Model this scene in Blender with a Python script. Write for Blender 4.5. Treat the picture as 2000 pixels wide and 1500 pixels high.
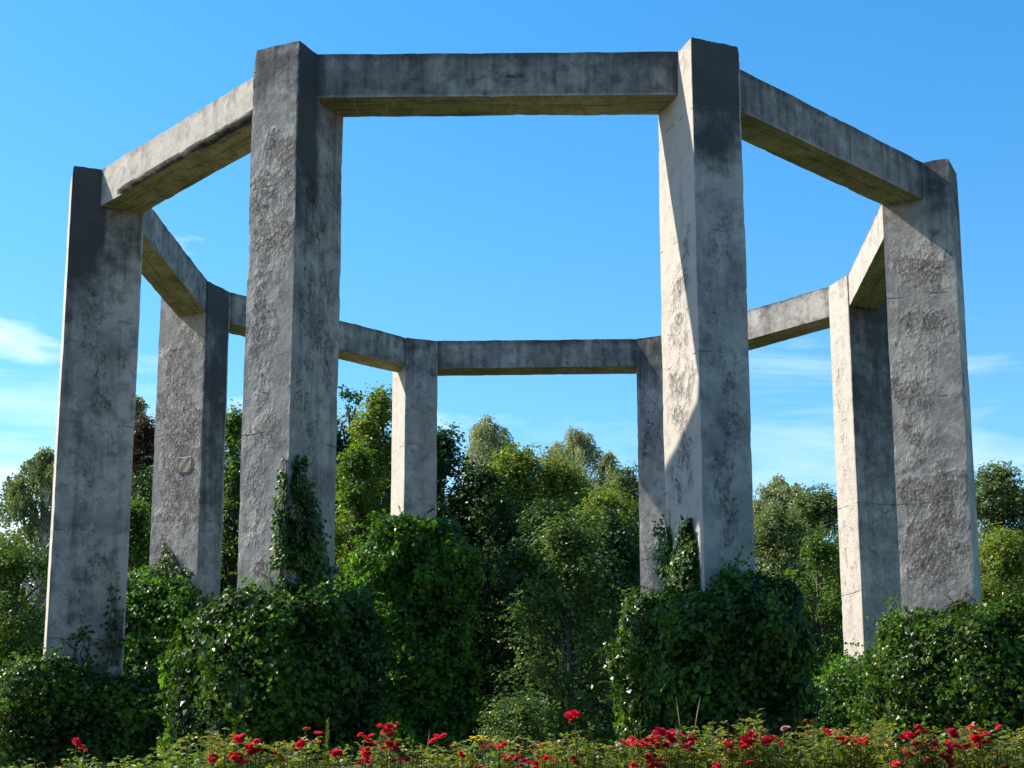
import bpy, math
import numpy as np
from mathutils import Matrix, Vector

for o in list(bpy.data.objects):
    bpy.data.objects.remove(o)
scene = bpy.context.scene
COL = scene.collection
rng = np.random.default_rng(11)

# ------------------------------------------------------------------ camera
S = 10.0                                   # metres per ring radius
CAMZ = 1.4                                 # lens height over the ground it stands on
F_PX, PPX, PPY = 2963.19, 1201.7, 1004.15  # focal length and optical axis in 2000x1500 px
CPOS = np.array([1.7868, -36.4093, CAMZ])
YAW, PITCH, ROLL = 0.012352, 0.186894, -0.013877
TOPZ = CAMZ + 14.0583                      # top of the concrete ring
fw = np.array([math.sin(YAW)*math.cos(PITCH), math.cos(YAW)*math.cos(PITCH), math.sin(PITCH)])
rt = np.array([math.cos(YAW), -math.sin(YAW), 0.0])
up = np.cross(rt, fw)
cr, sr = math.cos(ROLL), math.sin(ROLL)
RT, UP = cr*rt + sr*up, -sr*rt + cr*up
cam = bpy.data.cameras.new('camera')
cam.sensor_width = 36.0
cam.lens = 36.0*F_PX/2000.0
cam.shift_x = -(PPX-1000)/2000.0
cam.shift_y = (PPY-750)/2000.0
cam.clip_start, cam.clip_end = 0.1, 3000.0
camo = bpy.data.objects.new('camera', cam)
COL.objects.link(camo)
camo.matrix_world = Matrix(((RT[0], UP[0], -fw[0], CPOS[0]), (RT[1], UP[1], -fw[1], CPOS[1]),
                            (RT[2], UP[2], -fw[2], CPOS[2]), (0, 0, 0, 1)))
scene.camera = camo

# ------------------------------------------------------------------ sky, sun, exposure
SUN_A, SUN_E = math.radians(12.5), math.radians(42.0)
TO_SUN = Vector((-math.cos(SUN_A)*math.cos(SUN_E), math.sin(SUN_A)*math.cos(SUN_E), math.sin(SUN_E)))
world = bpy.data.worlds.new('World')
scene.world = world
world.use_nodes = True
wt = world.node_tree
wt.nodes.clear()
def wn(t, **kw):
    n = wt.nodes.new(t)
    for k, v in kw.items():
        setattr(n, k, v)
    return n
sky = wn('ShaderNodeTexSky', sky_type='NISHITA', sun_disc=False)
sky.sun_elevation = SUN_E
sky.sun_rotation = math.radians(-77.5)
sky.air_density, sky.dust_density, sky.ozone_density = 1.25, 0.3, 4.0
hsv = wn('ShaderNodeHueSaturation')
hsv.inputs['Hue'].default_value = 0.496
hsv.inputs['Saturation'].default_value = 1.34
hsv.inputs['Value'].default_value = 1.12
wt.links.new(sky.outputs[0], hsv.inputs['Color'])
tc = wn('ShaderNodeTexCoord')
mp = wn('ShaderNodeMapping')
mp.inputs['Scale'].default_value = (1.0, 1.0, 3.6)
mp.inputs['Location'].default_value = (0.9, 2.1, 0.6)
wt.links.new(tc.outputs['Generated'], mp.inputs[0])
nz = wn('ShaderNodeTexNoise')
nz.inputs['Scale'].default_value = 4.2
nz.inputs['Detail'].default_value = 9
nz.inputs['Roughness'].default_value = 0.58
nz.inputs['Distortion'].default_value = 0.35
wt.links.new(mp.outputs[0], nz.inputs['Vector'])
sep = wn('ShaderNodeSeparateXYZ')
wt.links.new(tc.outputs['Generated'], sep.inputs[0])
def wmath(op, a, b, clamp=False):
    n = wn('ShaderNodeMath', operation=op, use_clamp=clamp)
    for i, x in enumerate((a, b)):
        if hasattr(x, 'links'):
            wt.links.new(x, n.inputs[i])
        else:
            n.inputs[i].default_value = x
    return n.outputs[0]
west = wmath('MINIMUM', wmath('MULTIPLY', sep.outputs[0], -0.42), 0.17)          # more cloud in the west
high = wmath('MULTIPLY', sep.outputs[2], -1.6)          # and low in the sky
cov = wmath('ADD', wmath('ADD', nz.outputs[0], west), high)
fac1 = wmath('MULTIPLY', wmath('SUBTRACT', cov, 0.215), 4.0, True)
mp2 = wn('ShaderNodeMapping')
mp2.inputs['Scale'].default_value = (1.0, 1.0, 6.5)
mp2.inputs['Location'].default_value = (4.3, 1.2, 0.3)
wt.links.new(tc.outputs['Generated'], mp2.inputs[0])
nz2 = wn('ShaderNodeTexNoise')
nz2.inputs['Scale'].default_value = 3.4
nz2.inputs['Detail'].default_value = 8
nz2.inputs['Roughness'].default_value = 0.6
nz2.inputs['Distortion'].default_value = 0.5
wt.links.new(mp2.outputs[0], nz2.inputs['Vector'])
cov2 = wmath('ADD', nz2.outputs[0], wmath('MULTIPLY', sep.outputs[2], -1.0))
fac2 = wmath('MULTIPLY', wmath('MULTIPLY', wmath('SUBTRACT', cov2, 0.30), 5.0, True), 0.30)
fac = wmath('MAXIMUM', fac1, fac2)
cmix = wn('ShaderNodeMix', data_type='RGBA')
cmix.inputs[7].default_value = (7.6, 7.8, 8.0, 1)
wt.links.new(fac, cmix.inputs[0])
wt.links.new(hsv.outputs[0], cmix.inputs[6])
bg = wn('ShaderNodeBackground')
bg.inputs['Strength'].default_value = 0.110
wout = wn('ShaderNodeOutputWorld')
wt.links.new(cmix.outputs[2], bg.inputs['Color'])
wt.links.new(bg.outputs[0], wout.inputs['Surface'])

sun = bpy.data.lights.new('sun', 'SUN')
sun.energy = 5.0
sun.angle = math.radians(0.53)
sun.color = (1.0, 0.93, 0.82)
suno = bpy.data.objects.new('sun', sun)
COL.objects.link(suno)
suno.rotation_euler = TO_SUN.to_track_quat('Z', 'Y').to_euler()
suno.location = (-40, 10, 50)

scene.view_settings.view_transform = 'Standard'
scene.view_settings.look = 'None'
scene.view_settings.gamma = 1.0
scene.view_settings.use_curve_mapping = False
scene.view_settings.exposure = 0.90

# ------------------------------------------------------------------ helpers
def ray(u, v):
    d = fw + RT*(u-PPX)/F_PX - UP*(v-PPY)/F_PX
    return d
def at_y(u, v, y):
    """point on the pixel's line of sight at distance plane y"""
    d = ray(u, v)
    return CPOS + d*((y-CPOS[1])/d[1])
def on_plane(u, v, p0, n):
    d = ray(u, v)
    return CPOS + d*(((p0-CPOS) @ n)/(d @ n))

def sstep(a, b, x):
    t = np.clip((x-a)/(b-a), 0, 1)
    return t*t*(3-2*t)

def hash3(ix, iy, iz, seed):
    h = (ix*374761393 + iy*668265263 + iz*2147483647 + seed*974711) & 0xffffffff
    h = ((h ^ (h >> 13))*1274126177) & 0xffffffff
    h = h ^ (h >> 16)
    return (h & 0xffff)/65535.0
def noise(P, scale, seed=0):
    """value noise, -1..1"""
    Q = np.asarray(P, float)*scale + 1000.0
    I = np.floor(Q).astype(np.int64)
    f = Q - I
    f = f*f*(3-2*f)
    r = 0
    for dx in (0, 1):
        for dy in (0, 1):
            for dz in (0, 1):
                w = (f[:, 0] if dx else 1-f[:, 0])*(f[:, 1] if dy else 1-f[:, 1])*(f[:, 2] if dz else 1-f[:, 2])
                r = r + w*hash3(I[:, 0]+dx, I[:, 1]+dy, I[:, 2]+dz, seed)
    return r*2-1
def fbm(P, scale, seed=0, octv=3):
    r, a = 0, 1.0
    for i in range(octv):
        r = r + a*noise(P, scale*2**i, seed+i)
        a *= 0.5
    return r

def ground_h(x, y):
    s = np.asarray(y, float) - CPOS[1]
    z = 1.15*sstep(1.5, 10.0, s) + 0.85*sstep(9.0, 25.0, s)
    return z
PLAT = 2.0

def make_mesh(name, V, faces, mat=None, parent=None, smooth=False):
    """V (N,3); faces: (M,k) int array"""
    me = bpy.data.meshes.new(name)
    V = np.ascontiguousarray(V, dtype=np.float32)
    faces = np.ascontiguousarray(faces, dtype=np.int32)
    me.vertices.add(len(V))
    me.vertices.foreach_set('co', V.ravel())
    M, k = faces.shape
    me.loops.add(M*k)
    me.loops.foreach_set('vertex_index', faces.ravel())
    me.polygons.add(M)
    me.polygons.foreach_set('loop_start', np.arange(0, M*k, k, dtype=np.int32))
    me.polygons.foreach_set('use_smooth', np.full(M, smooth, dtype=bool))
    me.update(calc_edges=True)
    if mat is not None:
        for m in (mat if isinstance(mat, (list, tuple)) else [mat]):
            me.materials.append(m)
    o = bpy.data.objects.new(name, me)
    COL.objects.link(o)
    if parent is not None:
        o.parent = parent
        o.matrix_parent_inverse = Matrix.Translation(parent.location).inverted()
    return o
def empty(name, loc, label=None, cat=None, group=None):
    o = bpy.data.objects.new(name, None)
    o.location = loc
    o.empty_display_size = 0.3
    COL.objects.link(o)
    if label:
        o['label'] = label
    if cat:
        o['category'] = cat
    if group:
        o['group'] = group
    return o
def add_attr(o, name, vals):
    a = o.data.attributes.new(name, 'FLOAT', 'POINT')
    a.data.foreach_set('value', np.ascontiguousarray(vals, dtype=np.float32))

def unit(v):
    return v/np.maximum(np.linalg.norm(v, axis=-1, keepdims=True), 1e-9)

class Leaves:
    """collects folded leaf blades"""
    def __init__(self):
        self.P, self.A, self.N, self.L, self.W = [], [], [], [], []
    def add(self, P, A, N, L, W):
        n = len(P)
        self.P.append(P); self.A.append(A); self.N.append(N)
        self.L.append(np.broadcast_to(L, n)); self.W.append(np.broadcast_to(W, n))
    def count(self):
        return sum(len(p) for p in self.P)
    def build(self, name, mat, parent, lobed=False, kind=None):
        P = np.concatenate(self.P); A = unit(np.concatenate(self.A)); N = np.concatenate(self.N)
        L = np.concatenate(self.L)[:, None]; W = np.concatenate(self.W)[:, None]
        T = unit(np.cross(N, A)); N = np.cross(A, T)
        n = len(P)
        if lobed:      # broad ivy blade
            pts = [(0, 0, 0), (-.58, .38, .10), (0, 1, -.10), (.58, .38, .10)]
            fc = np.array([[0, 3, 2], [0, 2, 1]])
        else:
            pts = [(0, 0, 0), (-.5, .45, .14), (0, 1, -.08), (.5, .45, .14)]
            fc = np.array([[0, 3, 2], [0, 2, 1]])
        k = len(pts)
        V = np.empty((n, k, 3))
        for i, (a, b, c) in enumerate(pts):
            V[:, i] = P + T*W*a + A*L*b + N*W*c
        F = (np.arange(n)*k)[:, None, None] + fc[None]
        o = make_mesh(name, V.reshape(-1, 3), F.reshape(-1, 3), mat, parent)
        if kind:
            o['kind'] = kind
        return o

def tube_arrays(paths, sides=5):
    """paths: list of (pts (n,3), radii (n,))"""
    VV, FF, off = [], [], 0
    ang = np.arange(sides)*2*np.pi/sides
    for pts, rad in paths:
        pts = np.asarray(pts, float); rad = np.asarray(rad, float)
        d = unit(np.gradient(pts, axis=0))
        ref = np.where(np.abs(d[:, 2:3]) > .9, np.array([[1., 0, 0]]), np.array([[0, 0, 1.]]))
        a = unit(np.cross(d, ref)); b = np.cross(d, a)
        V = pts[:, None] + rad[:, None, None]*(np.cos(ang)[None, :, None]*a[:, None] + np.sin(ang)[None, :, None]*b[:, None])
        n = len(pts)
        i, j = np.meshgrid(np.arange(n-1), np.arange(sides), indexing='ij')
        j2 = (j+1) % sides
        F = np.stack([i*sides+j, i*sides+j2, (i+1)*sides+j2, (i+1)*sides+j], -1).reshape(-1, 4) + off
        VV.append(V.reshape(-1, 3)); FF.append(F); off += n*sides
    return np.concatenate(VV), np.concatenate(FF)
def tubes(name, paths, mat, parent, sides=5):
    V, F = tube_arrays(paths, sides)
    return make_mesh(name, V, F, mat, parent, smooth=True)

# ------------------------------------------------------------------ materials
def new_mat(name):
    m = bpy.data.materials.new(name)
    m.use_nodes = True
    nt = m.node_tree
    nt.nodes.clear()
    return m, nt
def N(nt, t, **kw):
    n = nt.nodes.new(t)
    for k, v in kw.items():
        setattr(n, k, v)
    return n
class G:
    """tiny node-graph writer"""
    def __init__(self, nt):
        self.nt = nt
    def node(self, t, ins=None, **kw):
        n = N(self.nt, t, **kw)
        for k, v in (ins or {}).items():
            self.set(n.inputs[k], v)
        return n
    def set(self, sock, v):
        if hasattr(v, 'is_output'):
            self.nt.links.new(v, sock)
        else:
            sock.default_value = v
    def m(self, op, a, b=0.0, clamp=False):
        n = N(self.nt, 'ShaderNodeMath', operation=op, use_clamp=clamp)
        self.set(n.inputs[0], a); self.set(n.inputs[1], b)
        return n.outputs[0]
    def noise(self, vec, scale, detail=4, rough=0.5, dist=0.0):
        n = self.node('ShaderNodeTexNoise', {'Vector': vec, 'Scale': scale, 'Detail': detail, 'Roughness': rough, 'Distortion': dist})
        return n.outputs[0]
    def ramp(self, x, a, b, lo=0.0, hi=1.0):
        n = self.node('ShaderNodeMapRange', {'Value': x, 'From Min': a, 'From Max': b, 'To Min': lo, 'To Max': hi}, interpolation_type='SMOOTHSTEP')
        return n.outputs[0]
    def mix(self, f, a, b, mode='MIX'):
        n = N(self.nt, 'ShaderNodeMix', data_type='RGBA', blend_type=mode)
        self.set(n.inputs[0], f); self.set(n.inputs[6], a); self.set(n.inputs[7], b)
        return n.outputs[2]
    def mapping(self, vec, scale=(1, 1, 1), loc=(0, 0, 0)):
        n = self.node('ShaderNodeMapping', {'Vector': vec, 'Scale': scale, 'Location': loc})
        return n.outputs[0]
    def attr(self, name):
        return N(self.nt, 'ShaderNodeAttribute', attribute_name=name).outputs['Fac']

def concrete_material(name, soffit=False):
    m, nt = new_mat(name)
    g = G(nt)
    co = N(nt, 'ShaderNodeTexCoord').outputs['Object']
    chip_a, stain_shade_a, joint_a = g.attr('chip'), g.attr('stain'), g.attr('joint')
    big = g.noise(co, 0.9, 5, 0.6)
    mid = g.noise(co, 4.0, 6, 0.62, 0.3)
    fine = g.noise(co, 26.0, 5, 0.65)
    streak = g.noise(g.mapping(co, (3.2, 3.2, 0.22)), 1.6, 6, 0.62)
    streak2 = g.noise(g.mapping(co, (9.0, 9.0, 0.4)), 1.3, 5, 0.6)
    # chipped render: patches with sharp, broken borders
    cn = g.noise(g.mapping(co, (1.0, 1.0, 0.62)), 10.0, 9, 0.70, 0.15)
    vor = g.node('ShaderNodeTexVoronoi', {'Vector': g.mapping(co, (1, 1, 0.75)), 'Scale': 15.0, 'Randomness': 1.0}, feature='F1')
    isl = g.ramp(g.noise(g.mapping(co, (1.0, 1.0, 0.7)), 2.6, 6, 0.65, 0.2), 0.40, 0.58)
    chip_a = g.m('MULTIPLY', chip_a, g.m('ADD', g.m('MULTIPLY', isl, 0.75), 0.25))
    cm = g.m('ADD', g.m('MULTIPLY', chip_a, 0.62), g.m('MULTIPLY', cn, 0.75))
    chip = g.ramp(cm, 0.66, 0.80)
    holes = g.ramp(g.m('ADD', g.noise(g.mapping(co, (1.0, 1.0, 0.55)), 15.0, 7, 0.7, 0.2), g.m('MULTIPLY', chip_a, 0.20)), 0.64, 0.69)
    holes = g.m('MULTIPLY', holes, g.ramp(chip_a, 0.05, 0.5))
    if soffit:
        bd = g.node('ShaderNodeCombineXYZ', {0: g.m('MULTIPLY', g.attr('along'), 0.55), 1: g.m('MULTIPLY', g.attr('across'), 9.0), 2: 0.0}).outputs[0]
        board = g.noise(bd, 1.0, 5, 0.6, 0.3)
        bd2 = g.node('ShaderNodeCombineXYZ', {0: g.m('MULTIPLY', g.attr('along'), 5.0), 1: g.m('MULTIPLY', g.attr('across'), 0.9), 2: 3.0}).outputs[0]
        drip = g.noise(bd2, 1.0, 6, 0.65, 0.8)
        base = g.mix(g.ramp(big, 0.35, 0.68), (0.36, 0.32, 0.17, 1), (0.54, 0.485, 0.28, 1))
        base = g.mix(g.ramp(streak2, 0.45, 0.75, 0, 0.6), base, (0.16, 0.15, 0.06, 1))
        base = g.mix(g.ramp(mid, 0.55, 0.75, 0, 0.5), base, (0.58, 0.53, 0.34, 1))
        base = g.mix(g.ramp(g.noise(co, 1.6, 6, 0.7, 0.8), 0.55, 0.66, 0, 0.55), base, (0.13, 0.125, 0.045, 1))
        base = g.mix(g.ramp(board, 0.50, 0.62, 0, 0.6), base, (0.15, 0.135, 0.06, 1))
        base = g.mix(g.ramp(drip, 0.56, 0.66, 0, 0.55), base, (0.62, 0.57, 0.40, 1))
    else:
        base = g.mix(g.ramp(big, 0.36, 0.66), (0.285, 0.262, 0.235, 1), (0.435, 0.398, 0.345, 1))
        base = g.mix(g.m('MULTIPLY', g.attr('pale'), g.ramp(big, 0.2, 0.7, 0.65, 1.0)), base, (0.490, 0.440, 0.375, 1))  # pale paints sunlight into the lit faces
        base = g.mix(g.ramp(mid, 0.46, 0.66, 0, 0.65), base, (0.215, 0.200, 0.182, 1))
        base = g.mix(g.ramp(g.noise(co, 2.3, 7, 0.7, 0.3), 0.54, 0.62, 0, 0.45), base, (0.50, 0.465, 0.41, 1))
        base = g.mix(g.ramp(g.noise(g.mapping(co, (1, 1, 1.6)), 8.0, 6, 0.72), 0.58, 0.68, 0, 0.5), base, (0.17, 0.16, 0.148, 1))
        base = g.mix(g.m('MULTIPLY', g.ramp(streak, 0.52, 0.70, 0, 0.6), g.ramp(g.noise(co, 0.6, 3, 0.5), 0.38, 0.6)), base, (0.185, 0.178, 0.172, 1))
        base = g.mix(g.ramp(streak2, 0.60, 0.74, 0, 0.4), base, (0.56, 0.54, 0.49, 1))
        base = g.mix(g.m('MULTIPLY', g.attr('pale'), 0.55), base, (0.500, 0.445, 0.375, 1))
        base = g.mix(g.m('MULTIPLY', chip, 0.42), base, (0.330, 0.285, 0.260, 1))
        base = g.mix(g.m('MULTIPLY', holes, 0.40), base, (0.15, 0.125, 0.11, 1))
        # black biological crust from the top down, plus shade painted on unlit faces
        sm = g.m('ADD', stain_shade_a, g.m('MULTIPLY', g.m('SUBTRACT', streak, 0.5), 0.9))
        sm = g.m('ADD', sm, g.m('MULTIPLY', g.m('SUBTRACT', mid, 0.5), 0.8))
        sm = g.m('ADD', sm, g.m('MULTIPLY', g.m('SUBTRACT', g.noise(co, 0.75, 4, 0.6), 0.5), 0.9))
        base = g.mix(g.ramp(sm, 0.12, 1.20, 0, 0.92), base, (0.042, 0.042, 0.044, 1))
        # chalky lime runs
        lime = g.m('MULTIPLY', g.ramp(g.noise(g.mapping(co, (7, 7, 0.8)), 1.0, 5, 0.7, 0.4), 0.70, 0.74), g.ramp(stain_shade_a, 0.05, 0.4))
        base = g.mix(g.m('MULTIPLY', lime, 0.7), base, (0.55, 0.54, 0.52, 1))
    crk = g.m('ABSOLUTE', g.m('SUBTRACT', g.noise(g.mapping(co, (1.3, 1.3, 0.8)), 1.5, 7, 0.62, 0.6), 0.5))
    crack = g.m('MULTIPLY', g.m('SUBTRACT', 1.0, g.ramp(crk, 0.002, 0.008)), g.ramp(g.m('ADD', chip_a, g.m('MULTIPLY', big, 0.5)), 0.35, 0.75))
    base = g.mix(g.m('MULTIPLY', crack, 0.75), base, (0.06, 0.055, 0.05, 1))
    base = g.mix(1.0, base, g.mix(fine, (0.80, 0.80, 0.80, 1), (1.18, 1.18, 1.18, 1)), 'MULTIPLY')
    # pour joints, broken and wavering
    z = g.node('ShaderNodeSeparateXYZ', {0: co}).outputs[2]
    zz = g.m('ADD', g.m('ADD', z, g.m('MULTIPLY', joint_a, 1.0)), g.m('MULTIPLY', g.noise(co, 1.7, 4, 0.6), 0.16))
    jl = g.m('ABSOLUTE', g.m('SUBTRACT', g.m('FRACT', g.m('DIVIDE', zz, 2.35)), 0.5))
    jl = g.m('SUBTRACT', 1.0, g.ramp(jl, 0.002, 0.009))
    jl = g.m('MULTIPLY', jl, g.ramp(g.noise(co, 2.2, 3, 0.5), 0.50, 0.56))
    base = g.mix(g.m('MULTIPLY', jl, 0.6), base, (0.10, 0.095, 0.09, 1))
    # relief
    h = g.m('MULTIPLY', g.ramp(cm, 0.69, 0.74), -0.014)
    h = g.m('ADD', h, g.m('MULTIPLY', holes, -0.022))
    h = g.m('ADD', h, g.m('MULTIPLY', g.m('MULTIPLY', chip_a, vor.outputs['Distance']), 0.030))
    h = g.m('ADD', h, g.m('MULTIPLY', mid, 0.018))
    h = g.m('ADD', h, g.m('MULTIPLY', g.noise(g.mapping(co, (1, 1, 0.8)), 12.0, 7, 0.72), 0.009))
    h = g.m('ADD', h, g.m('MULTIPLY', crack, -0.02))
    h = g.m('ADD', h, g.m('MULTIPLY', fine, 0.0035))
    h = g.m('ADD', h, g.m('MULTIPLY', g.m('MULTIPLY', g.ramp(chip_a, 0.05, 0.6), g.noise(g.mapping(co, (1, 1, 0.7)), 16.0, 8, 0.72, 0.2)), 0.034))
    h = g.m('ADD', h, g.m('MULTIPLY', jl, -0.012))
    bump = g.node('ShaderNodeBump', {'Strength': 1.0, 'Distance': 1.0, 'Height': h})
    bs = g.node('ShaderNodeBsdfPrincipled', {'Base Color': base, 'Roughness': 0.92, 'Specular IOR Level': 0.15, 'Normal': bump.outputs[0]})
    out = N(nt, 'ShaderNodeOutputMaterial')
    nt.links.new(bs.outputs[0], out.inputs[0])
    return m

def leaf_material(name, c_dark, c_light, trans=0.45, rough=0.42, spec=0.45, accent=None, accent_amt=0.05, clump=0.6, power=1.0):
    m, nt = new_mat(name)
    g = G(nt)
    geo = N(nt, 'ShaderNodeNewGeometry')
    rnd = geo.outputs['Random Per Island']
    co = N(nt, 'ShaderNodeTexCoord').outputs['Object']
    cl = g.noise(co, clump, 3, 0.5)
    f = g.m('ADD', g.m('MULTIPLY', rnd, 0.55), g.m('MULTIPLY', g.ramp(cl, 0.3, 0.7), 0.45), True)
    f = g.m('POWER', f, power)
    col = g.mix(f, (*c_dark, 1), (*c_light, 1))
    if accent:
        col = g.mix(g.m('LESS_THAN', g.m('FRACT', g.m('MULTIPLY', rnd, 37.7)), accent_amt), col, (*accent, 1))
    pr = g.node('ShaderNodeBsdfPrincipled', {'Base Color': col, 'Roughness': rough, 'Specular IOR Level': spec})
    tcol = g.mix(1.0, col, (1.15, 1.25, 0.55, 1), 'MULTIPLY')
    tr = g.node('ShaderNodeBsdfTranslucent', {'Color': tcol})
    mx = g.node('ShaderNodeMixShader', {0: trans, 1: pr.outputs[0], 2: tr.outputs[0]})
    out = N(nt, 'ShaderNodeOutputMaterial')
    nt.links.new(mx.outputs[0], out.inputs[0])
    return m
def plain_material(name, c1, c2, scale=4.0, rough=0.85, bump=0.01, stretch=(1, 1, 1), spec=0.2):
    m, nt = new_mat(name)
    g = G(nt)
    co = g.mapping(N(nt, 'ShaderNodeTexCoord').outputs['Object'], stretch)
    n1 = g.noise(co, scale, 6, 0.6)
    col = g.mix(g.ramp(n1, 0.3, 0.7), (*c1, 1), (*c2, 1))
    bp = g.node('ShaderNodeBump', {'Strength': 0.8, 'Distance': 1.0, 'Height': g.m('MULTIPLY', g.noise(co, scale*4, 4, 0.6), bump)})
    bs = g.node('ShaderNodeBsdfPrincipled', {'Base Color': col, 'Roughness': rough, 'Specular IOR Level': spec, 'Normal': bp.outputs[0]})
    out = N(nt, 'ShaderNodeOutputMaterial')
    nt.links.new(bs.outputs[0], out.inputs[0])
    return m

M_CONC = concrete_material('weathered_concrete')
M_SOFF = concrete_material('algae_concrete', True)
M_PATCH = plain_material('repair_mortar', (0.24, 0.19, 0.15), (0.33, 0.27, 0.22), 9, 0.9, 0.01)
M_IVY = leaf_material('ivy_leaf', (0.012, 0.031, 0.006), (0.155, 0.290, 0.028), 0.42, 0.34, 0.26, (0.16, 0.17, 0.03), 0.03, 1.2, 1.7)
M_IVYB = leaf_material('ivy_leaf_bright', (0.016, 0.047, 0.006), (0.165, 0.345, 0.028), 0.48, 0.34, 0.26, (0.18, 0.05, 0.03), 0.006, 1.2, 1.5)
M_CORE = plain_material('ivy_wood', (0.012, 0.012, 0.008), (0.03, 0.026, 0.018), 6, 0.95, 0.02)
M_BARK = plain_material('bark', (0.05, 0.04, 0.03), (0.13, 0.11, 0.085), 7, 0.9, 0.02, (1, 1, 0.25))
M_BIRCHBARK = plain_material('birch_bark', (0.30, 0.28, 0.25), (0.62, 0.60, 0.56), 5, 0.8, 0.01, (1, 1, 2.5))
M_MAPLE = leaf_material('maple_leaf', (0.048, 0.100, 0.016), (0.150, 0.240, 0.038), 0.50, 0.45, 0.4, (0.16, 0.15, 0.03), 0.03)
M_MAPLEY = leaf_material('maple_leaf_yellowing', (0.100, 0.155, 0.022), (0.250, 0.305, 0.052), 0.50, 0.45, 0.4, (0.22, 0.16, 0.03), 0.08)
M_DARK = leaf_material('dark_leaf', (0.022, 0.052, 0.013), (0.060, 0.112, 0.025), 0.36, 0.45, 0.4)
M_BIRCH = leaf_material('birch_leaf', (0.190, 0.205, 0.110), (0.330, 0.350, 0.200), 0.46, 0.42, 0.45)
M_WILLOW = leaf_material('willow_leaf', (0.085, 0.122, 0.042), (0.185, 0.225, 0.088), 0.44, 0.45, 0.4)
M_YOUNG = leaf_material('young_leaf', (0.050, 0.092, 0.022), (0.150, 0.220, 0.060), 0.42, 0.40, 0.4, (0.25, 0.09, 0.03), 0.01)
M_BROWN = leaf_material('reddish_leaf', (0.060, 0.042, 0.030), (0.115, 0.085, 0.060), 0.35, 0.5, 0.3)
M_ROSEL = leaf_material('rose_leaf', (0.080, 0.145, 0.022), (0.240, 0.285, 0.055), 0.48, 0.42, 0.45, (0.30, 0.12, 0.03), 0.05, 3.0)
M_ROSEY = leaf_material('rose_young_leaf', (0.140, 0.165, 0.024), (0.260, 0.260, 0.050), 0.50, 0.42, 0.4, (0.36, 0.10, 0.03), 0.10, 3.0)
M_ROSES = plain_material('rose_stem', (0.07, 0.10, 0.03), (0.14, 0.12, 0.05), 20, 0.6, 0.002)
M_GRASS = leaf_material('grass_blade', (0.045, 0.080, 0.015), (0.120, 0.150, 0.035), 0.4, 0.5, 0.3, (0.25, 0.20, 0.09), 0.12, 1.0)
M_STRAW = plain_material('dry_grass', (0.30, 0.22, 0.13), (0.42, 0.33, 0.20), 20, 0.8, 0.002)
def petal_material(name, c1, c2):
    m, nt = new_mat(name)
    g = G(nt)
    rnd = N(nt, 'ShaderNodeNewGeometry').outputs['Random Per Island']
    col = g.mix(rnd, (*c1, 1), (*c2, 1))
    pr = g.node('ShaderNodeBsdfPrincipled', {'Base Color': col, 'Roughness': 0.55, 'Specular IOR Level': 0.25})
    tr = g.node('ShaderNodeBsdfTranslucent', {'Color': col})
    mx = g.node('ShaderNodeMixShader', {0: 0.4, 1: pr.outputs[0], 2: tr.outputs[0]})
    nt.links.new(mx.outputs[0], N(nt, 'ShaderNodeOutputMaterial').inputs[0])
    return m
M_RED = petal_material('red_petal', (0.70, 0.018, 0.050), (0.90, 0.055, 0.130))
M_PINK = petal_material('pink_petal', (0.62, 0.015, 0.085), (0.80, 0.06, 0.17))
M_ORANGE = petal_material('faded_petal', (0.60, 0.07, 0.03), (0.72, 0.16, 0.08))
M_PALE = petal_material('pale_petal', (0.70, 0.30, 0.36), (0.80, 0.45, 0.50))
M_YELLOW = petal_material('yellow_petal', (0.72, 0.55, 0.01), (0.80, 0.66, 0.03))

# ------------------------------------------------------------------ ground
def build_ground():
    xs = np.concatenate([np.linspace(-400, -45, 15), np.arange(-40, 41, 1.0), np.linspace(45, 400, 15)])
    ys = np.concatenate([np.linspace(-150, -42, 8), np.arange(-40, 61, 1.0), np.linspace(65, 900, 22)])
    X, Y = np.meshgrid(xs, ys, indexing='ij')
    Z = ground_h(X, Y)
    P = np.stack([X, Y, Z], -1).reshape(-1, 3)
    P[:, 2] += 0.03*noise(P, 0.5, 3)
    ny = len(ys)
    i, j = np.meshgrid(np.arange(len(xs)-1), np.arange(ny-1), indexing='ij')
    F = np.stack([i*ny+j, (i+1)*ny+j, (i+1)*ny+j+1, i*ny+j+1], -1).reshape(-1, 4)
    o = make_mesh('ground', P, F, plain_material('grassy_soil', (0.030, 0.032, 0.014), (0.060, 0.070, 0.024), 2.5, 0.95, 0.04), None, True)
    o['kind'] = 'structure'
build_ground()

# ------------------------------------------------------------------ the concrete ring
AZ = dict(A=-67.5, B=-22.5, C=22.5, D=67.5, E=-112.5, F=-157.5, G=157.5, H=112.5)
PW, PD = 1.0089, 1.5555           # pillar: tangential width, radial depth
OO, OI, BH = 9.585, 8.735, 0.878  # beam: outer and inner face distance from the centre, height
def axes(k):
    a = math.radians(AZ[k])
    return np.array([math.sin(a), -math.cos(a), 0.0]), np.array([math.cos(a), math.sin(a), 0.0])
def face_plane(k, f):
    r, t = axes(k)
    c = r*S
    if f == 'o': return c + r*PD/2, r
    if f == 'i': return c - r*PD/2, -r
    if f == '+': return c + t*PW/2, t
    return c - t*PW/2, -t

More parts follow.
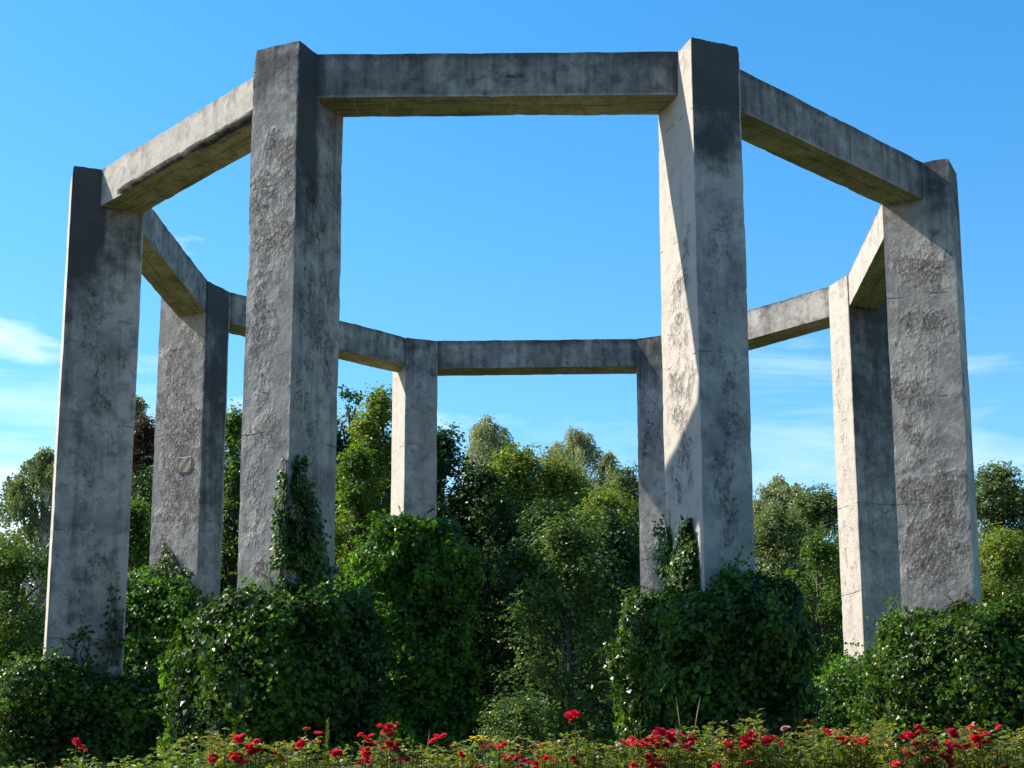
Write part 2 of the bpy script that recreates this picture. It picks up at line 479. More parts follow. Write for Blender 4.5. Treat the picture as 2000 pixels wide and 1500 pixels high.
# visible render damage: (pillar, face, u0, u1, top px row, bottom px row, strength), u runs left to right as seen
CHIPS = [
 ('B','o',.18,.92,285,480,1.0), ('B','o',.10,.70,480,610,.62), ('B','o',.05,.55,560,700,.7), ('B','o',.05,.60,700,900,.55), ('B','o',.1,.5,900,1040,.5), ('B','o',.30,.75,1040,1115,1.0),
 ('B','+',.05,.8,340,520,.5), ('B','+',.1,.8,500,770,.72), ('B','+',.1,.7,770,1000,.4),
 ('D','-',.15,.85,485,575,.95), ('D','-',.40,.90,605,690,.85), ('D','-',.05,.40,720,900,.75), ('D','-',.1,.95,930,1150,1.0), ('D','-',.2,.6,690,930,.35),
 ('E','+',.10,.95,690,1100,1.0), ('E','+',.35,.95,655,720,.6),
 ('C','-',.25,.85,470,610,.62), ('C','-',.30,.80,610,980,.60),
 ('C','o',.25,.70,400,700,.42), ('C','o',.30,.75,700,1150,.62),
 ('A','+',.15,.75,540,860,.42), ('A','+',.3,.9,1040,1180,.5), ('A','+',.2,.7,860,1040,.30),
 ('G','i',.2,.9,760,900,.5), ('G','i',.1,.9,1000,1180,.45), ('F','i',.1,.9,800,1000,.2),
 ('H','i',.2,.9,650,1300,.30), ('H','-',.1,.9,900,1250,.3),
]
# dark crust: (pillar, face, height below the top in m, strength)
STAIN = {('A','+'): (3.0,1.15), ('A','o'): (1.0,.4), ('B','o'): (1.3,.60), ('B','+'): (3.8,1.15), ('C','o'): (2.3,1.3), ('C','-'): (.6,.25),
         ('D','-'): (2.0,.95), ('D','o'): (2.4,.7), ('E','i'): (7.0,.75), ('E','+'): (1.0,.4), ('F','i'): (1.4,.6), ('F','+'): (.6,.2),
         ('G','i'): (1.6,.75), ('H','i'): (.5,.4), ('H','-'): (6.0,.7)}
FACE_SHADE = {('C','o'): .46, ('A','+'): .78, ('B','+'): .54, ('D','o'): .45, ('H','-'): .48, ('E','i'): .55, ('F','i'): .46, ('G','i'): .36, ('D','-'): .16, ('B','o'): .18, ('E','+'): .1}  # shade painted as darker concrete on faces turned from the sun
SUN_PALE = {('C','-'): 1.0, ('H','i'): 1.0, ('F','+'): .9, ('A','o'): .8}  # sunlit faces painted lighter to strengthen the sun on them

def make_pillar(k, cell, ring):
    r, t = axes(k)
    c = r*S
    zb = PLAT - 0.5
    rows = int((TOPZ-zb)/cell)
    zs = np.linspace(zb, TOPZ, rows+1)
    nt_, nr = max(4, int(PW/cell)), max(5, int(PD/cell))
    # walk round the plan: outer face (-t..+t), + side (outer..inner), inner, - side
    per, fid, fu = [], [], []
    for i in range(nt_): per.append((PD/2, -PW/2+PW*i/nt_)); fid.append('o'); fu.append(i/nt_)
    for i in range(nr): per.append((PD/2-PD*i/nr, PW/2)); fid.append('+'); fu.append(i/nr)
    for i in range(nt_): per.append((-PD/2, PW/2-PW*i/nt_)); fid.append('i'); fu.append(i/nt_)
    for i in range(nr): per.append((-PD/2+PD*i/nr, -PW/2)); fid.append('-'); fu.append(i/nr)
    per = np.array(per); fid = np.array(fid); fu = np.array(fu)
    # picture-left to picture-right runs along the walk order
    n = len(per)
    nrm = np.zeros((n, 2))
    for f, v in (('o', (1, 0)), ('+', (0, 1)), ('i', (-1, 0)), ('-', (0, -1))):
        nrm[fid == f] += v
    crn = fu == 0
    prev = np.roll(nrm, 1, axis=0)
    nrm[crn] = nrm[crn] + prev[crn]
    P2 = np.repeat(per[None], rows+1, 0); Z = np.repeat(zs[:, None], n, 1)
    base = c + P2[..., :1]*r + P2[..., 1:]*t
    base[..., 2] = Z
    N3 = nrm[:, :1]*r + nrm[:, 1:]*t
    flat = base.reshape(-1, 3)
    NN = np.broadcast_to(N3[None], base.shape).reshape(-1, 3)
    F_id = np.broadcast_to(fid[None], Z.shape).ravel(); U = np.broadcast_to(fu[None], Z.shape).ravel(); ZZ = Z.ravel()
    CR = np.broadcast_to(crn[None], Z.shape).ravel()
    wob = fbm(flat, 1.5, 21, 2)
    chip = np.zeros(len(flat)); stain = np.zeros(len(flat))
    for f in 'o+i-':
        msk = F_id == f
        if (k, f) in FACE_SHADE:
            stain[msk] += FACE_SHADE[(k, f)]*(0.6+0.5*wob[msk])  # painted face shade, summed with the crust
        if (k, f) in STAIN:
            d, s_ = STAIN[(k, f)]
            mk = 1.0   # the strip outside the beam is washed by rain, the part below it stays cleaner
            if f == '+': mk = 1-.75*sstep(.34, .50, U[msk]+.08*wob[msk])
            if f == '-' and k != 'H': mk = 1-.75*sstep(.66, .50, U[msk]+.08*wob[msk])
            stain[msk] += mk*s_*sstep(d*1.35, d*0.35, TOPZ-ZZ[msk] + 0.35*d*wob[msk])
        else:
            stain[msk] += 0.4*sstep(1.6, .3, TOPZ-ZZ[msk] + .5*wob[msk])
    pale = np.zeros(len(flat))
    for f in 'o+i-':
        pale[F_id == f] = SUN_PALE.get((k, f), 0.0)
    for (kk, f, u0, u1, v0, v1, s_) in CHIPS:
        if kk != k: continue
        p0, pn = face_plane(k, f)
        mid = p0
        uu, vv = None, None
        # rows -> heights along the face centre line
        z0 = height_on(p0, v0); z1 = height_on(p0, v1)
        msk = F_id == f
        e = 0.12
        wu = .22*fbm(flat[msk], 1.9, 23, 3); wz = .45*fbm(flat[msk], 1.4, 27, 3)
        e = .2
        m = sstep(u0-e, u0+e, U[msk]+wu)*sstep(u1+e, u1-e, U[msk]+wu)
        m *= sstep(z0+.35, z0-.35, ZZ[msk]+wz)*sstep(z1-.35, z1+.35, ZZ[msk]+wz)
        chip[msk] = np.maximum(chip[msk], m*s_)
    # displacement along the face normal: waviness, missing render, nibbled arrises
    disp = 0.007*fbm(flat, .8, 5, 2) + 0.002*noise(flat, 5, 8)
    brk = sstep(0.05, .35, fbm(flat, 5.0, 9, 3) + (chip-.6)*0.8)
    disp -= brk*chip*0.004
    nib = CR*sstep(.35, .8, fbm(flat, 2.6, 31, 3))*0.010
    disp -= nib
    # the topmost rows crumble
    topm = sstep(.25, 0, TOPZ-ZZ)
    disp -= topm*0.012*(1+noise(flat, 6, 12))
    V = flat + NN*disp[:, None]
    V[:, 2] += np.where(ZZ > TOPZ-1e-3, 0.012*noise(flat, 7, 14)-.01, 0)
    i, j = np.meshgrid(np.arange(rows), np.arange(n), indexing='ij')
    j2 = (j+1) % n
    F = np.stack([i*n+j, i*n+j2, (i+1)*n+j2, (i+1)*n+j], -1).reshape(-1, 4)
    # lid: strips between the + and - sides
    nv = len(V)
    top = rows*n
    m_in = [(a, b) for a in range(1, nr) for b in range(1, nt_)]
    idx = {}
    def pid(a, b):   # a: outer->inner 0..nr, b: - to + 0..nt_
        if a == 0: return top + b if b < nt_ else top + nt_
        if b == nt_: return top + nt_ + a if a < nr else top + nt_ + nr
        if a == nr: return top + nt_ + nr + (nt_-b)
        if b == 0: return top + (2*nt_ + nr + (nr-a)) % n
        return idx[(a, b)]
    add = []
    for (a, b) in m_in:
        idx[(a, b)] = nv + len(add)
        q = c + r*(PD/2-PD*a/nr) + t*(-PW/2+PW*b/nt_)
        add.append((q[0], q[1], TOPZ + 0.02*math.sin(a*1.7+b*2.3)))
    V = np.concatenate([V, np.array(add)])
    lid = [(pid(a, b), pid(a+1, b), pid(a+1, b+1), pid(a, b+1)) for a in range(nr) for b in range(nt_)]
    F = np.concatenate([F, np.array(lid)[:, ::1]])
    o = make_mesh('pillar', V, F, M_CONC, ring, False)
    na = len(add)
    add_attr(o, 'chip', np.concatenate([chip, np.zeros(na)]))
    add_attr(o, 'stain', np.concatenate([np.clip(stain, 0, 1.5), np.full(na, .6)]))
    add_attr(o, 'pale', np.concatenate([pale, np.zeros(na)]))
    add_attr(o, 'joint', np.full(len(V), {'A': .9, 'B': .2, 'C': 1.15, 'D': .5, 'E': 1.6, 'F': .75, 'G': 2.0, 'H': 1.4}[k]))
    return o
def height_on(p, v):
    """height above ground where the vertical line through p crosses picture row v"""
    lo, hi = -3.0, TOPZ+1
    for _ in range(50):
        m = (lo+hi)/2
        q = np.array([p[0], p[1], m])-CPOS
        row = PPY - F_PX*(q @ UP)/(q @ fw)
        if row < v: hi = m
        else: lo = m
    return m

def make_beam(azm, ka, kb, ring, spall):
    """beam between pillars ka (lower azimuth) and kb, outer face seen from outside"""
    a = math.radians(azm)
    n = np.array([math.sin(a), -math.cos(a), 0.0]); t = np.array([math.cos(a), math.sin(a), 0.0])
    cell = 0.032 if azm == -45 else 0.055
    nl, nh, nw = int(7.2/cell), int(BH/cell), int((OO-OI)/cell)
    def end(k, sgn, ap):
        r, tt = axes(k)
        p0 = r*S + sgn*tt*(PW/2-0.04)
        # point X = ap*n + s*t with (X-p0).tt = 0
        return ((p0-ap*n) @ tt)/(t @ tt)
    # ring section walk: outer face top->bottom, soffit outer->inner, inner bottom->top, top inner->outer
    sec, fid = [], []
    for i in range(nh): sec.append((OO, TOPZ-.008-BH*i/nh)); fid.append(0)
    for i in range(nw): sec.append((OO-(OO-OI)*i/nw, TOPZ-.008-BH)); fid.append(1)
    for i in range(nh): sec.append((OI, TOPZ-.008-BH+BH*i/nh)); fid.append(2)
    for i in range(nw): sec.append((OI+(OO-OI)*i/nw, TOPZ-.008)); fid.append(3)
    sec = np.array(sec); fid = np.array(fid); m = len(sec)
    nv = np.array([(1, 0), (0, -1), (-1, 0), (0, 1)], float)[fid]
    fst = np.r_[True, fid[1:] != fid[:-1]]
    nv[fst] += np.roll(nv, 1, 0)[fst]
    s0 = np.array([end(ka, 1, ap) for ap in sec[:, 0]]); s1 = np.array([end(kb, -1, ap) for ap in sec[:, 0]])
    L = np.linspace(0, 1, nl+1)
    s = s0[None]*(1-L[:, None]) + s1[None]*L[:, None]
    P = sec[None, :, :1]*n + s[..., None]*t
    P[..., 2] = sec[None, :, 1]
    flat = P.reshape(-1, 3)
    NV = np.broadcast_to((nv[:, :1]*n + nv[:, 1:]*np.array([0, 0, 1.]))[None], P.shape).reshape(-1, 3)
    LF = np.repeat(L, m); FI = np.tile(fid, nl+1); FS = np.tile(fst, nl+1)
    H = flat[:, 2] - (TOPZ-BH)
    AP = np.tile(sec[:, 0], nl+1)
    disp = .008*fbm(flat, 1.2, 41, 2) + .004*noise(flat, 6, 42)
    disp -= FS*sstep(.4, .9, fbm(flat, 3, 43, 3))*.010
    disp -= (FI == 3)*0.0
    V = flat + NV*disp[:, None]
    V[:, 2] += np.where(FI == 3, .012*noise(flat, 6, 44), 0)
    chip = np.zeros(len(V))
    for (l0, l1, h0, h1, depth) in spall:    # broken-away concrete on the outer face
        mm = sstep(l0-.02, l0+.02, LF)*sstep(l1+.02, l1-.02, LF)
        hh = H/BH + (.035 if azm == -45 else .07)*fbm(flat, 1.6, 47, 3)
        mm = mm*sstep(h0-.05, h0+.03, hh)*sstep(h1+.04, h1-.04, hh)*(AP > OO-.16)
        V -= n*(mm*depth)[:, None]
        chip = np.maximum(chip, mm)
    i, j = np.meshgrid(np.arange(nl), np.arange(m), indexing='ij')
    j2 = (j+1) % m
    F = np.stack([i*m+j, i*m+j2, (i+1)*m+j2, (i+1)*m+j], -1).reshape(-1, 4)
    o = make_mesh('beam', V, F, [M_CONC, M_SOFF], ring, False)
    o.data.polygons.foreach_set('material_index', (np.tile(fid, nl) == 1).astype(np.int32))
    lit = azm in (-45, -90)
    st = np.where(FI == 3, .7, np.where(FI == 0, {-45: .15, 0: .72, 45: .62}.get(azm, .3), {-90: .62, -135: .62, 180: .68, 135: .30, 90: .05}.get(azm, .3)))  # crust level with shade painted in on beam faces away from the sun
    st = st + (chip*1.1 if azm == -45 else 0) + .25*sstep(.75, 1.0, H/BH) + .15*fbm(flat, .9, 46, 2)
    st = st + .45*sstep(.05, .0, LF) + .45*sstep(.95, 1.0, LF)
    add_attr(o, 'along', s.ravel()); add_attr(o, 'across', AP)
    add_attr(o, 'stain', np.clip(st, 0, 1.2)); add_attr(o, 'chip', chip)
    add_attr(o, 'pale', np.full(len(V), {90: .5, -45: .35}.get(azm, 0.0)))  # sunlit beams painted paler
    add_attr(o, 'joint', np.full(len(V), 1.75))
    return o

ring = empty('concrete_pergola', (0, 0, PLAT), 'tall octagonal ring of weathered grey concrete pillars joined by beams', 'pergola')
PILLAR_LABEL = dict(A='leftmost pillar, dark front and thin sunlit edge', B='front left pillar with flaking render', C='front right pillar with black stained head and sunlit side',
                    D='rightmost pillar with rough crumbling render', E='rear left pillar with rough render', F='rear pillar rising from the tall ivy block',
                    G='rear pillar half hidden by the front right pillar', H='rear right pillar with a cream sunlit face')
for k in 'ABCDEFGH':
    p = make_pillar(k, 0.05 if k in 'ABCD' else 0.075, ring)
    p['label'] = PILLAR_LABEL[k]
ORDER = ['A', 'B', 'C', 'D', 'H', 'G', 'F', 'E']
SPALL = {-45: [(.13, .97, .035, .16, .13), (.60, .97, -.1, .10, .05)], 0: [(.36, .45, .38, .43, .03), (.44, .50, .46, .52, .035), (.52, .58, .44, .50, .03), (.26, .29, .36, .40, .02), (.74, .78, .66, .70, .02), (.46, .5, -.05, .05, .04)],
         45: [(.0, .10, .0, .08, .03)]}
for i, azm in enumerate((-45, 0, 45, 90, 135, 180, -135, -90)):
    make_beam(azm, ORDER[i], ORDER[(i+1) % 8], ring, SPALL.get(azm, []))
# the square mortar repair on the rear left pillar
p0, pn = face_plane('E', '+')
q = on_plane(362, 908, p0, pn)
r_, t_ = axes('E')
xs, zs = np.meshgrid(np.linspace(-.26, .26, 9), np.linspace(-.27, .27, 9), indexing='ij')
V = q + xs.reshape(-1, 1)*r_ + zs.reshape(-1, 1)*np.array([0, 0, 1.]) + pn*(.020 + .006*np.sin(xs*23+zs*17)).reshape(-1, 1)
V += r_*(.008*np.sin(zs*31+1)).reshape(-1, 1)
edge = (np.abs(xs) > .25) | (np.abs(zs) > .26)
V -= pn*(edge*.08).reshape(-1, 1)
i, j = np.meshgrid(np.arange(8), np.arange(8), indexing='ij')
F = np.stack([i*9+j, (i+1)*9+j, (i+1)*9+j+1, i*9+j+1], -1).reshape(-1, 4)
make_mesh('repair_patch', V, F, M_PATCH, [c for c in ring.children if c.get('label') == PILLAR_LABEL['E']][0])

# ------------------------------------------------------------------ ivy
def ivy_box(name, k, label, top, off=(0, 0), half=(1.6, 1.3), n=9000, mat=None, top_slope=(0, 0), leaf=.085, vines=(), pw=3.2, zw=4.5, lump=.28):
    """ivy grown over the block at the foot of a pillar; top = height of the foliage"""
    r, t = axes(k)
    c = r*S + off[0]*r + off[1]*t
    root = empty(name, (c[0], c[1], PLAT), label, 'ivy', 'ivy blocks round the pillar feet')
    a, b = half
    h = top-PLAT
    seed = int(rng.integers(1000))
    def shell(D, infl):
        """D: points on the unit cube surface -> rounded, lumpy block"""
        Q = D.copy()
        # superellipsoid rounding of the cube
        e = ((np.abs(Q[:, :1])**pw+np.abs(Q[:, 1:2])**pw)**(zw/pw)+np.clip(Q[:, 2:3], 0, 1)**zw)**(1/zw)
        Q = Q/np.concatenate([e, e, np.where(Q[:, 2:3] > 0, e, 1.0)], 1)
        W = Q*np.array([a, b, 1.0])*np.array([infl, infl, 1])
        zc = (Q[:, 2:3]+1)/2
        bulge = 1+.06*np.sin(zc*2.6)
        X = c + (W[:, :1]*r + W[:, 1:2]*t)*bulge
        hh = h + top_slope[0]*Q[:, 0] + top_slope[1]*Q[:, 1]
        X[:, 2] = PLAT - .02 + np.clip(zc[:, 0], 0, 1)*hh*(infl if infl < 1 else 1)
        ctr = np.array([c[0], c[1], 0.]) 
        sg = lambda v, p: np.sign(v)*np.abs(v)**p
        nn = np.stack([sg(Q[:, 0], pw-1)/a, sg(Q[:, 1], pw-1)/b, sg(np.clip(Q[:, 2], 0, 1), zw-1)/max(h/2, .5)*1.3], -1)
        nw = unit(nn[:, :1]*r + nn[:, 1:2]*t + nn[:, 2:3]*np.array([0, 0, 1.]))
        X = X + nw*(lump*fbm(X, .95, seed, 3) + .10*noise(X, 3.2, seed+7))[:, None]
        X[:, 2] = np.maximum(X[:, 2], PLAT - .05)
        return X, nw
    def cube(nu):
        D = rng.uniform(-1, 1, (nu, 3))
        area = np.array([b*h*2, b*h*2, a*h*2, a*h*2, a*b*4*1.3])
        f = rng.choice(5, nu, p=area/area.sum())
        for q, (ax, sg) in enumerate(((0, 1), (0, -1), (1, 1), (1, -1), (2, 1))):
            D[f == q, ax] = sg
        return D
    lv = Leaves()
    X, nw = shell(cube(n), 1.0)
    dep = rng.random(n)**1.3*.34 - .05
    # ragged tufts
    tuft = np.clip(noise(X, 2.0, seed+3), 0, 1)*.30 + np.clip(noise(X, 5.0, seed+4), 0, 1)*.12
    X = X - nw*(dep-tuft)[:, None]
    nrm = unit(nw*1.0 + np.array([0, 0, .05]) + rng.normal(0, .55, (n, 3)))
    ax = unit(np.array([0, 0, -1.0]) + nw*.35 + rng.normal(0, .55, (n, 3)))
    ax = unit(ax - nrm*np.sum(ax*nrm, 1, keepdims=True))
    L = leaf*rng.uniform(.5, 1.55, n)
    X[:, 2] = np.maximum(X[:, 2], PLAT+.03)
    lv.add(X, ax, nrm, L, L*rng.uniform(.9, 1.1, n))
    # loose shoots that break the outline
    for q in range(int(n/75)):
        i0 = rng.integers(n)
        ln = rng.uniform(.2, .75)*(1 if rng.random() < .85 else 1.4); kk = int(ln/.045)
        d = unit((nw[i0] + rng.normal(0, .5, 3) + np.array([0, 0, .35]))[None])[0]
        s = np.linspace(0, ln, kk)[:, None]
        pp = X[i0] + d*s - np.array([0, 0, .5])*s**2
        nn = unit(rng.normal(0, .6, (kk, 3)) + np.array([0, 0, 1.0]))
        aa = unit(rng.normal(0, .8, (kk, 3)) + d)
        pp[:, 2] = np.maximum(pp[:, 2], PLAT+.03)
        l2 = leaf*rng.uniform(.5, .9, kk)
        lv.add(pp, aa, nn, l2, l2*.9)
    o = lv.build('foliage', mat or M_IVY, root, True, 'stuff')
    # woody core
    g_ = np.linspace(-1, 1, 13)
    Vs, Fs, offn = [], [], 0
    for ax_, sg in ((0, 1), (0, -1), (1, 1), (1, -1), (2, 1)):
        A_, B_ = np.meshgrid(g_, g_, indexing='ij')
        D = np.empty((169, 3)); D[:, ax_] = sg
        o1, o2 = [q for q in range(3) if q != ax_]
        D[:, o1], D[:, o2] = A_.ravel(), B_.ravel()
        Xc, nwc = shell(D, .98)
        Xc = Xc - nwc*.26
        Xc[:, 2] = np.maximum(Xc[:, 2], PLAT-.05)
        i, j = np.meshgrid(np.arange(12), np.arange(12), indexing='ij')
        Vs.append(Xc); Fs.append(np.stack([i*13+j, (i+1)*13+j, (i+1)*13+j+1, i*13+j+1], -1).reshape(-1, 4)+offn); offn += 169
    make_mesh('woody_core', np.concatenate(Vs), np.concatenate(Fs), M_CORE, root, True)
    # climbing vines on pillar faces: polygons in picture rows
    for (f, poly, cnt, thick, vm) in vines:
        p0, pn = face_plane(k, f)
        poly = np.array(poly, float)
        pts = []
        lo, hi = poly.min(0), poly.max(0)
        while len(pts) < cnt:
            c_ = rng.uniform(lo, hi)
            ins = False
            for q in range(len(poly)):
                x1, y1 = poly[q]; x2, y2 = poly[q-1]
                if (y1 > c_[1]) != (y2 > c_[1]) and c_[0] < (x2-x1)*(c_[1]-y1)/(y2-y1)+x1:
                    ins = not ins
            if ins:
                pts.append(on_plane(c_[0], c_[1], p0, pn))
        X = np.array(pts)
        n2 = len(X)
        keep = noise(X, 2.6, seed+20) > -.45
        X = X[keep]; n2 = len(X)
        X = X + pn*(.02 + thick*rng.random(n2)**1.3*np.clip(1.0+.7*noise(X, 2.2, seed+9), .2, 2))[:, None]
        nrm = unit(pn*1.0 + np.array([0, 0, .45]) + rng.normal(0, .40, (n2, 3)))
        ax = unit(np.array([0, 0, -1.0]) + rng.normal(0, .5, (n2, 3)))
        ax = unit(ax - nrm*np.sum(ax*nrm, 1, keepdims=True))
        L = leaf*rng.uniform(.55, 1.2, n2)
        v = Leaves(); v.add(X, ax, nrm, L, L*.95)
        vo = v.build('climbing_vine', vm, root, True, 'stuff')
        # woody stems that carry it
        paths = []
        for q in range(4):
            x0 = lo[0]+(hi[0]-lo[0])*(.25+.17*q); x1 = poly[np.argmin(poly[:, 1])][0] + rng.uniform(-6, 6)
            ss = np.linspace(0, 1, 12)
            vv_ = hi[1]+(lo[1]-hi[1])*ss*rng.uniform(.7, 1.0)
            uu_ = x0 + (x1-x0)*ss + 4*np.sin(ss*9+q)
            pa = np.array([on_plane(u, v2, p0, pn) for u, v2 in zip(uu_, vv_)]) + pn*.015
            paths.append((pa, np.linspace(.016, .005, 12)))
        tubes('stem', paths, M_BARK, vo)
    return root

ivy_box('ivy_block', 'A', 'dark ivy block at the foot of the leftmost pillar', CAMZ+2.85, n=17000, off=(.0, .05), top_slope=(.15, .0),
        vines=[('+', [(195, 1300), (200, 1230), (215, 1150), (222, 1080), (232, 1140), (243, 1200), (243, 1300)], 80, .04, M_IVY),
               ('+', [(110, 1300), (120, 1235), (165, 1215), (195, 1225), (190, 1300)], 80, .03, M_IVY)])
ivy_box('ivy_block', 'B', 'broad ivy block under the front left pillar with vine climbing its corner', CAMZ+3.55, n=27000, off=(.05, -.02), half=(1.68, 1.34), top_slope=(-.15, .2),
        vines=[('+', [(552, 1170), (556, 1080), (560, 990), (566, 930), (576, 880), (592, 925), (606, 985), (622, 1060), (640, 1120), (645, 1175)], 3000, .24, M_IVY),
               ('o', [(535, 1150), (540, 985), (552, 930), (558, 885), (562, 960), (562, 1150)], 380, .10, M_IVYB)])
ivy_box('ivy_block', 'C', 'broad shaded ivy block under the front right pillar, left edge sunlit', CAMZ+3.75, n=27000, off=(.0, -.02), half=(1.62, 1.26), top_slope=(-.1, .18),
        vines=[('-', [(1299, 1180), (1294, 1080), (1297, 1000), (1306, 985), (1312, 1040), (1322, 1100), (1330, 1180)], 900, .22, M_IVYB),
               ('-', [(1305, 1180), (1325, 1100), (1340, 1040), (1352, 1005), (1362, 1060), (1372, 1180)], 2600, .20, M_IVY)])
ivy_box('ivy_block', 'D', 'glossy sunlit ivy block at the foot of the rightmost pillar', CAMZ+3.85, n=24000, half=(1.95, 2.0), off=(.50, -.25), top_slope=(.35, -.1), lump=.38, pw=2.4, zw=2.6,
        vines=[('-', [(1780, 1205), (1785, 1180), (1840, 1190), (1890, 1150), (1900, 1205)], 110, .06, M_IVYB)])
ivy_box('ivy_block', 'H', 'low bright ivy block at the foot of the rear right pillar', CAMZ+3.45, n=14000, off=(-1.0, -.3), half=(1.5, 1.5), mat=M_IVYB, top_slope=(.3, 0), lump=.35, pw=2.3, zw=2.4)
ivy_box('ivy_block', 'E', 'ivy block reaching up the rear left pillar', CAMZ+6.1, n=20000, off=(.5, .1), half=(1.5, 1.45), pw=2.5, zw=2.6, mat=M_IVYB, leaf=.10,
        vines=[('+', [(300, 1125), (325, 1060), (345, 1090), (385, 1125)], 160, .12, M_IVYB)])
ivy_box('ivy_block', 'F', 'very tall ivy block wrapping the lower half of the rear pillar', CAMZ+8.35, n=42000, off=(.0, -.0), half=(1.75, 1.55), mat=M_IVYB, leaf=.115, top_slope=(0, .3), lump=.35)
ivy_box('ivy_block', 'G', 'ivy block behind the front right block, mostly hidden', CAMZ+4.6, n=6000, half=(1.4, 1.2))

# ------------------------------------------------------------------ trees
def tree(name, label, u, vtop, hw, y, mat, kind='round', n=14000, leaf=.16, bark=None, base_h=None, group='trees behind the ring', depth=None, low=.12, seed=None, lean=0.0):
    """u, vtop: picture position of the crown's top; hw: half width in px; y: how far back it grows"""
    rg = np.random.default_rng(seed if seed is not None else int(u*7+vtop))
    tp = at_y(u, vtop, y)
    sc = (y-CPOS[1])/F_PX
    rad = hw*sc
    gz = float(ground_h(tp[0], y))
    H = tp[2]-gz
    root = empty(name, (tp[0], y, gz), label, 'tree', group)
    base = np.array([tp[0], y, gz-.1])
    rd = rad*(depth or .9)
    # trunk
    nseg = 9
    ss = np.linspace(0, 1, nseg)
    wob = np.cumsum(rg.normal(0, .06*rad/3, (nseg, 2)), 0)
    wob -= wob[-1]*ss[:, None]
    tr = np.stack([base[0]+wob[:, 0]+lean*ss*rad, base[1]+wob[:, 1], gz-.1+ss*H*.93], -1)
    r0 = .018*H+.03
    paths = [(tr, r0*(1-.9*ss)+.012)]
    # limbs and clump centres
    cl, cr_ = [], []
    ncl = max(24, int(60 + 7.0*H*(1-low)*rad/6))
    for q in range(ncl):
        f = low + (1-low)*rg.random()**.85
        if kind == 'birch':
            prof = np.clip(1-((f-.50)/.52)**4, .05, 1)**.6
        elif kind == 'cone':
            prof = (1.06-f)**.75
        else:
            prof = np.sqrt(np.clip(1-((f-.52)/.50)**2, .03, 1))
        th = rg.uniform(0, 2*np.pi)
        rr = prof*(.35+.65*rg.random()**.5)
        cc = np.array([base[0]+math.cos(th)*rr*rad, base[1]+math.sin(th)*rr*rd, gz+f*H*.97])
        c_r = rad*rg.uniform(.13, .27)*(.8 if kind == 'birch' else 1.0)*(1.1-.35*f)
        cc[2] = min(cc[2], gz+H-c_r*.55)
        cl.append(cc); cr_.append(c_r)
        fs = max(.08, (f-.18*rr-.05)); ip = fs/.93*(nseg-1); i0 = int(np.clip(ip, 0, nseg-2)); a_ = np.clip(ip-i0, 0, 1)
        st = tr[i0]*(1-a_)+tr[i0+1]*a_
        s5 = np.linspace(0, 1, 5)[:, None]
        pa = st+(cc-st)*s5; pa[:, 2] += np.sin(s5[:, 0]*np.pi)*.06*rad
        paths.append((pa, np.linspace(r0*.30, .012, 5)))
    # a pointed leader
    for q in range(7):
        hq = rg.uniform(.08, .55)*(q > 0)
        cl.append(np.array([tp[0]+rg.normal(0, .5)*hq*rad, y+rg.normal(0, .4)*hq*rad, tp[2]-rad*(.14+hq)])); cr_.append(rad*.15)
    cl = np.array(cl); cr_ = np.array(cr_)
    tubes('trunk', paths, bark or M_BARK, root, 5)
    w = cr_**2; w /= w.sum()
    lv = Leaves()
    if kind == 'birch':
        # leafy strands that hang from the twigs
        ns = n//14
        ci = rg.choice(len(cl), ns, p=w)
        d = unit(rg.normal(0, 1, (ns, 3)))*(rg.random((ns, 1))**.4)
        st = cl[ci]+d*cr_[ci][:, None]*np.array([1.05, 1.05, .75])
        ln = rg.uniform(.4, 1.35, ns)*min(1.0, rad/2.2)
        k_ = 14
        s = np.linspace(0, 1, k_)
        P = st[:, None]+np.stack([d[:, 0:1]*.35*s, d[:, 1:2]*.35*s, -ln[:, None]*s**1.25], -1)
        P = P.reshape(-1, 3)+rg.normal(0, .045, (ns*k_, 3))
        nn_ = len(P)
        ax = unit(np.array([0, 0, -1.0])+rg.normal(0, .55, (nn_, 3)))
        nr_ = unit(rg.normal(0, 1, (nn_, 3)))
        keep = P[:, 2] > gz+.4
        L = leaf*rg.uniform(.6, 1.2, nn_)
        lv.add(P[keep], ax[keep], nr_[keep], L[keep], L[keep]*.7)
    else:
        ntw = n//7
        ci = rg.choice(len(cl), ntw, p=w)
        d = unit(rg.normal(0, 1, (ntw, 3)))
        rr = np.abs(rg.normal(0, .62, (ntw, 1)))+.12
        C = cl[ci]+d*rr*cr_[ci][:, None]*np.array([1.1, 1.1, .80])
        # ragged: push some twigs outwards, drop others
        nzv = noise(C, 1.1, 77)
        C = C+d*np.clip(nzv, 0, 1)[:, None]*rad*.22
        C[:, 2] = np.minimum(C[:, 2], tp[2])
        C = C[nzv > -.42]; d = d[nzv > -.42]
        ntw = len(C)
        k_ = 7
        tw = unit(d+np.array([0, 0, -.15])+rg.normal(0, .4, (ntw, 3)))
        s = np.linspace(0, 1, k_)
        P = C[:, None]+tw[:, None]*(s[None, :, None]*leaf*3.2)
        P = P.reshape(-1, 3)+rg.normal(0, leaf*.45, (ntw*k_, 3))
        nn_ = len(P)
        D_ = np.repeat(d, k_, 0)
        nr_ = unit(np.array([0, 0, 1.0])+D_*.55+rg.normal(0, .45, (nn_, 3)))
        ax = unit(D_*.6+np.array([0, 0, -.35])+rg.normal(0, .6, (nn_, 3)))
        ax = unit(ax-nr_*np.sum(ax*nr_, 1, keepdims=True))
        keep = P[:, 2] > gz+.15
        L = leaf*rg.uniform(.6, 1.3, nn_)
        lv.add(P[keep], ax[keep], nr_[keep], L[keep], L[keep]*.72)
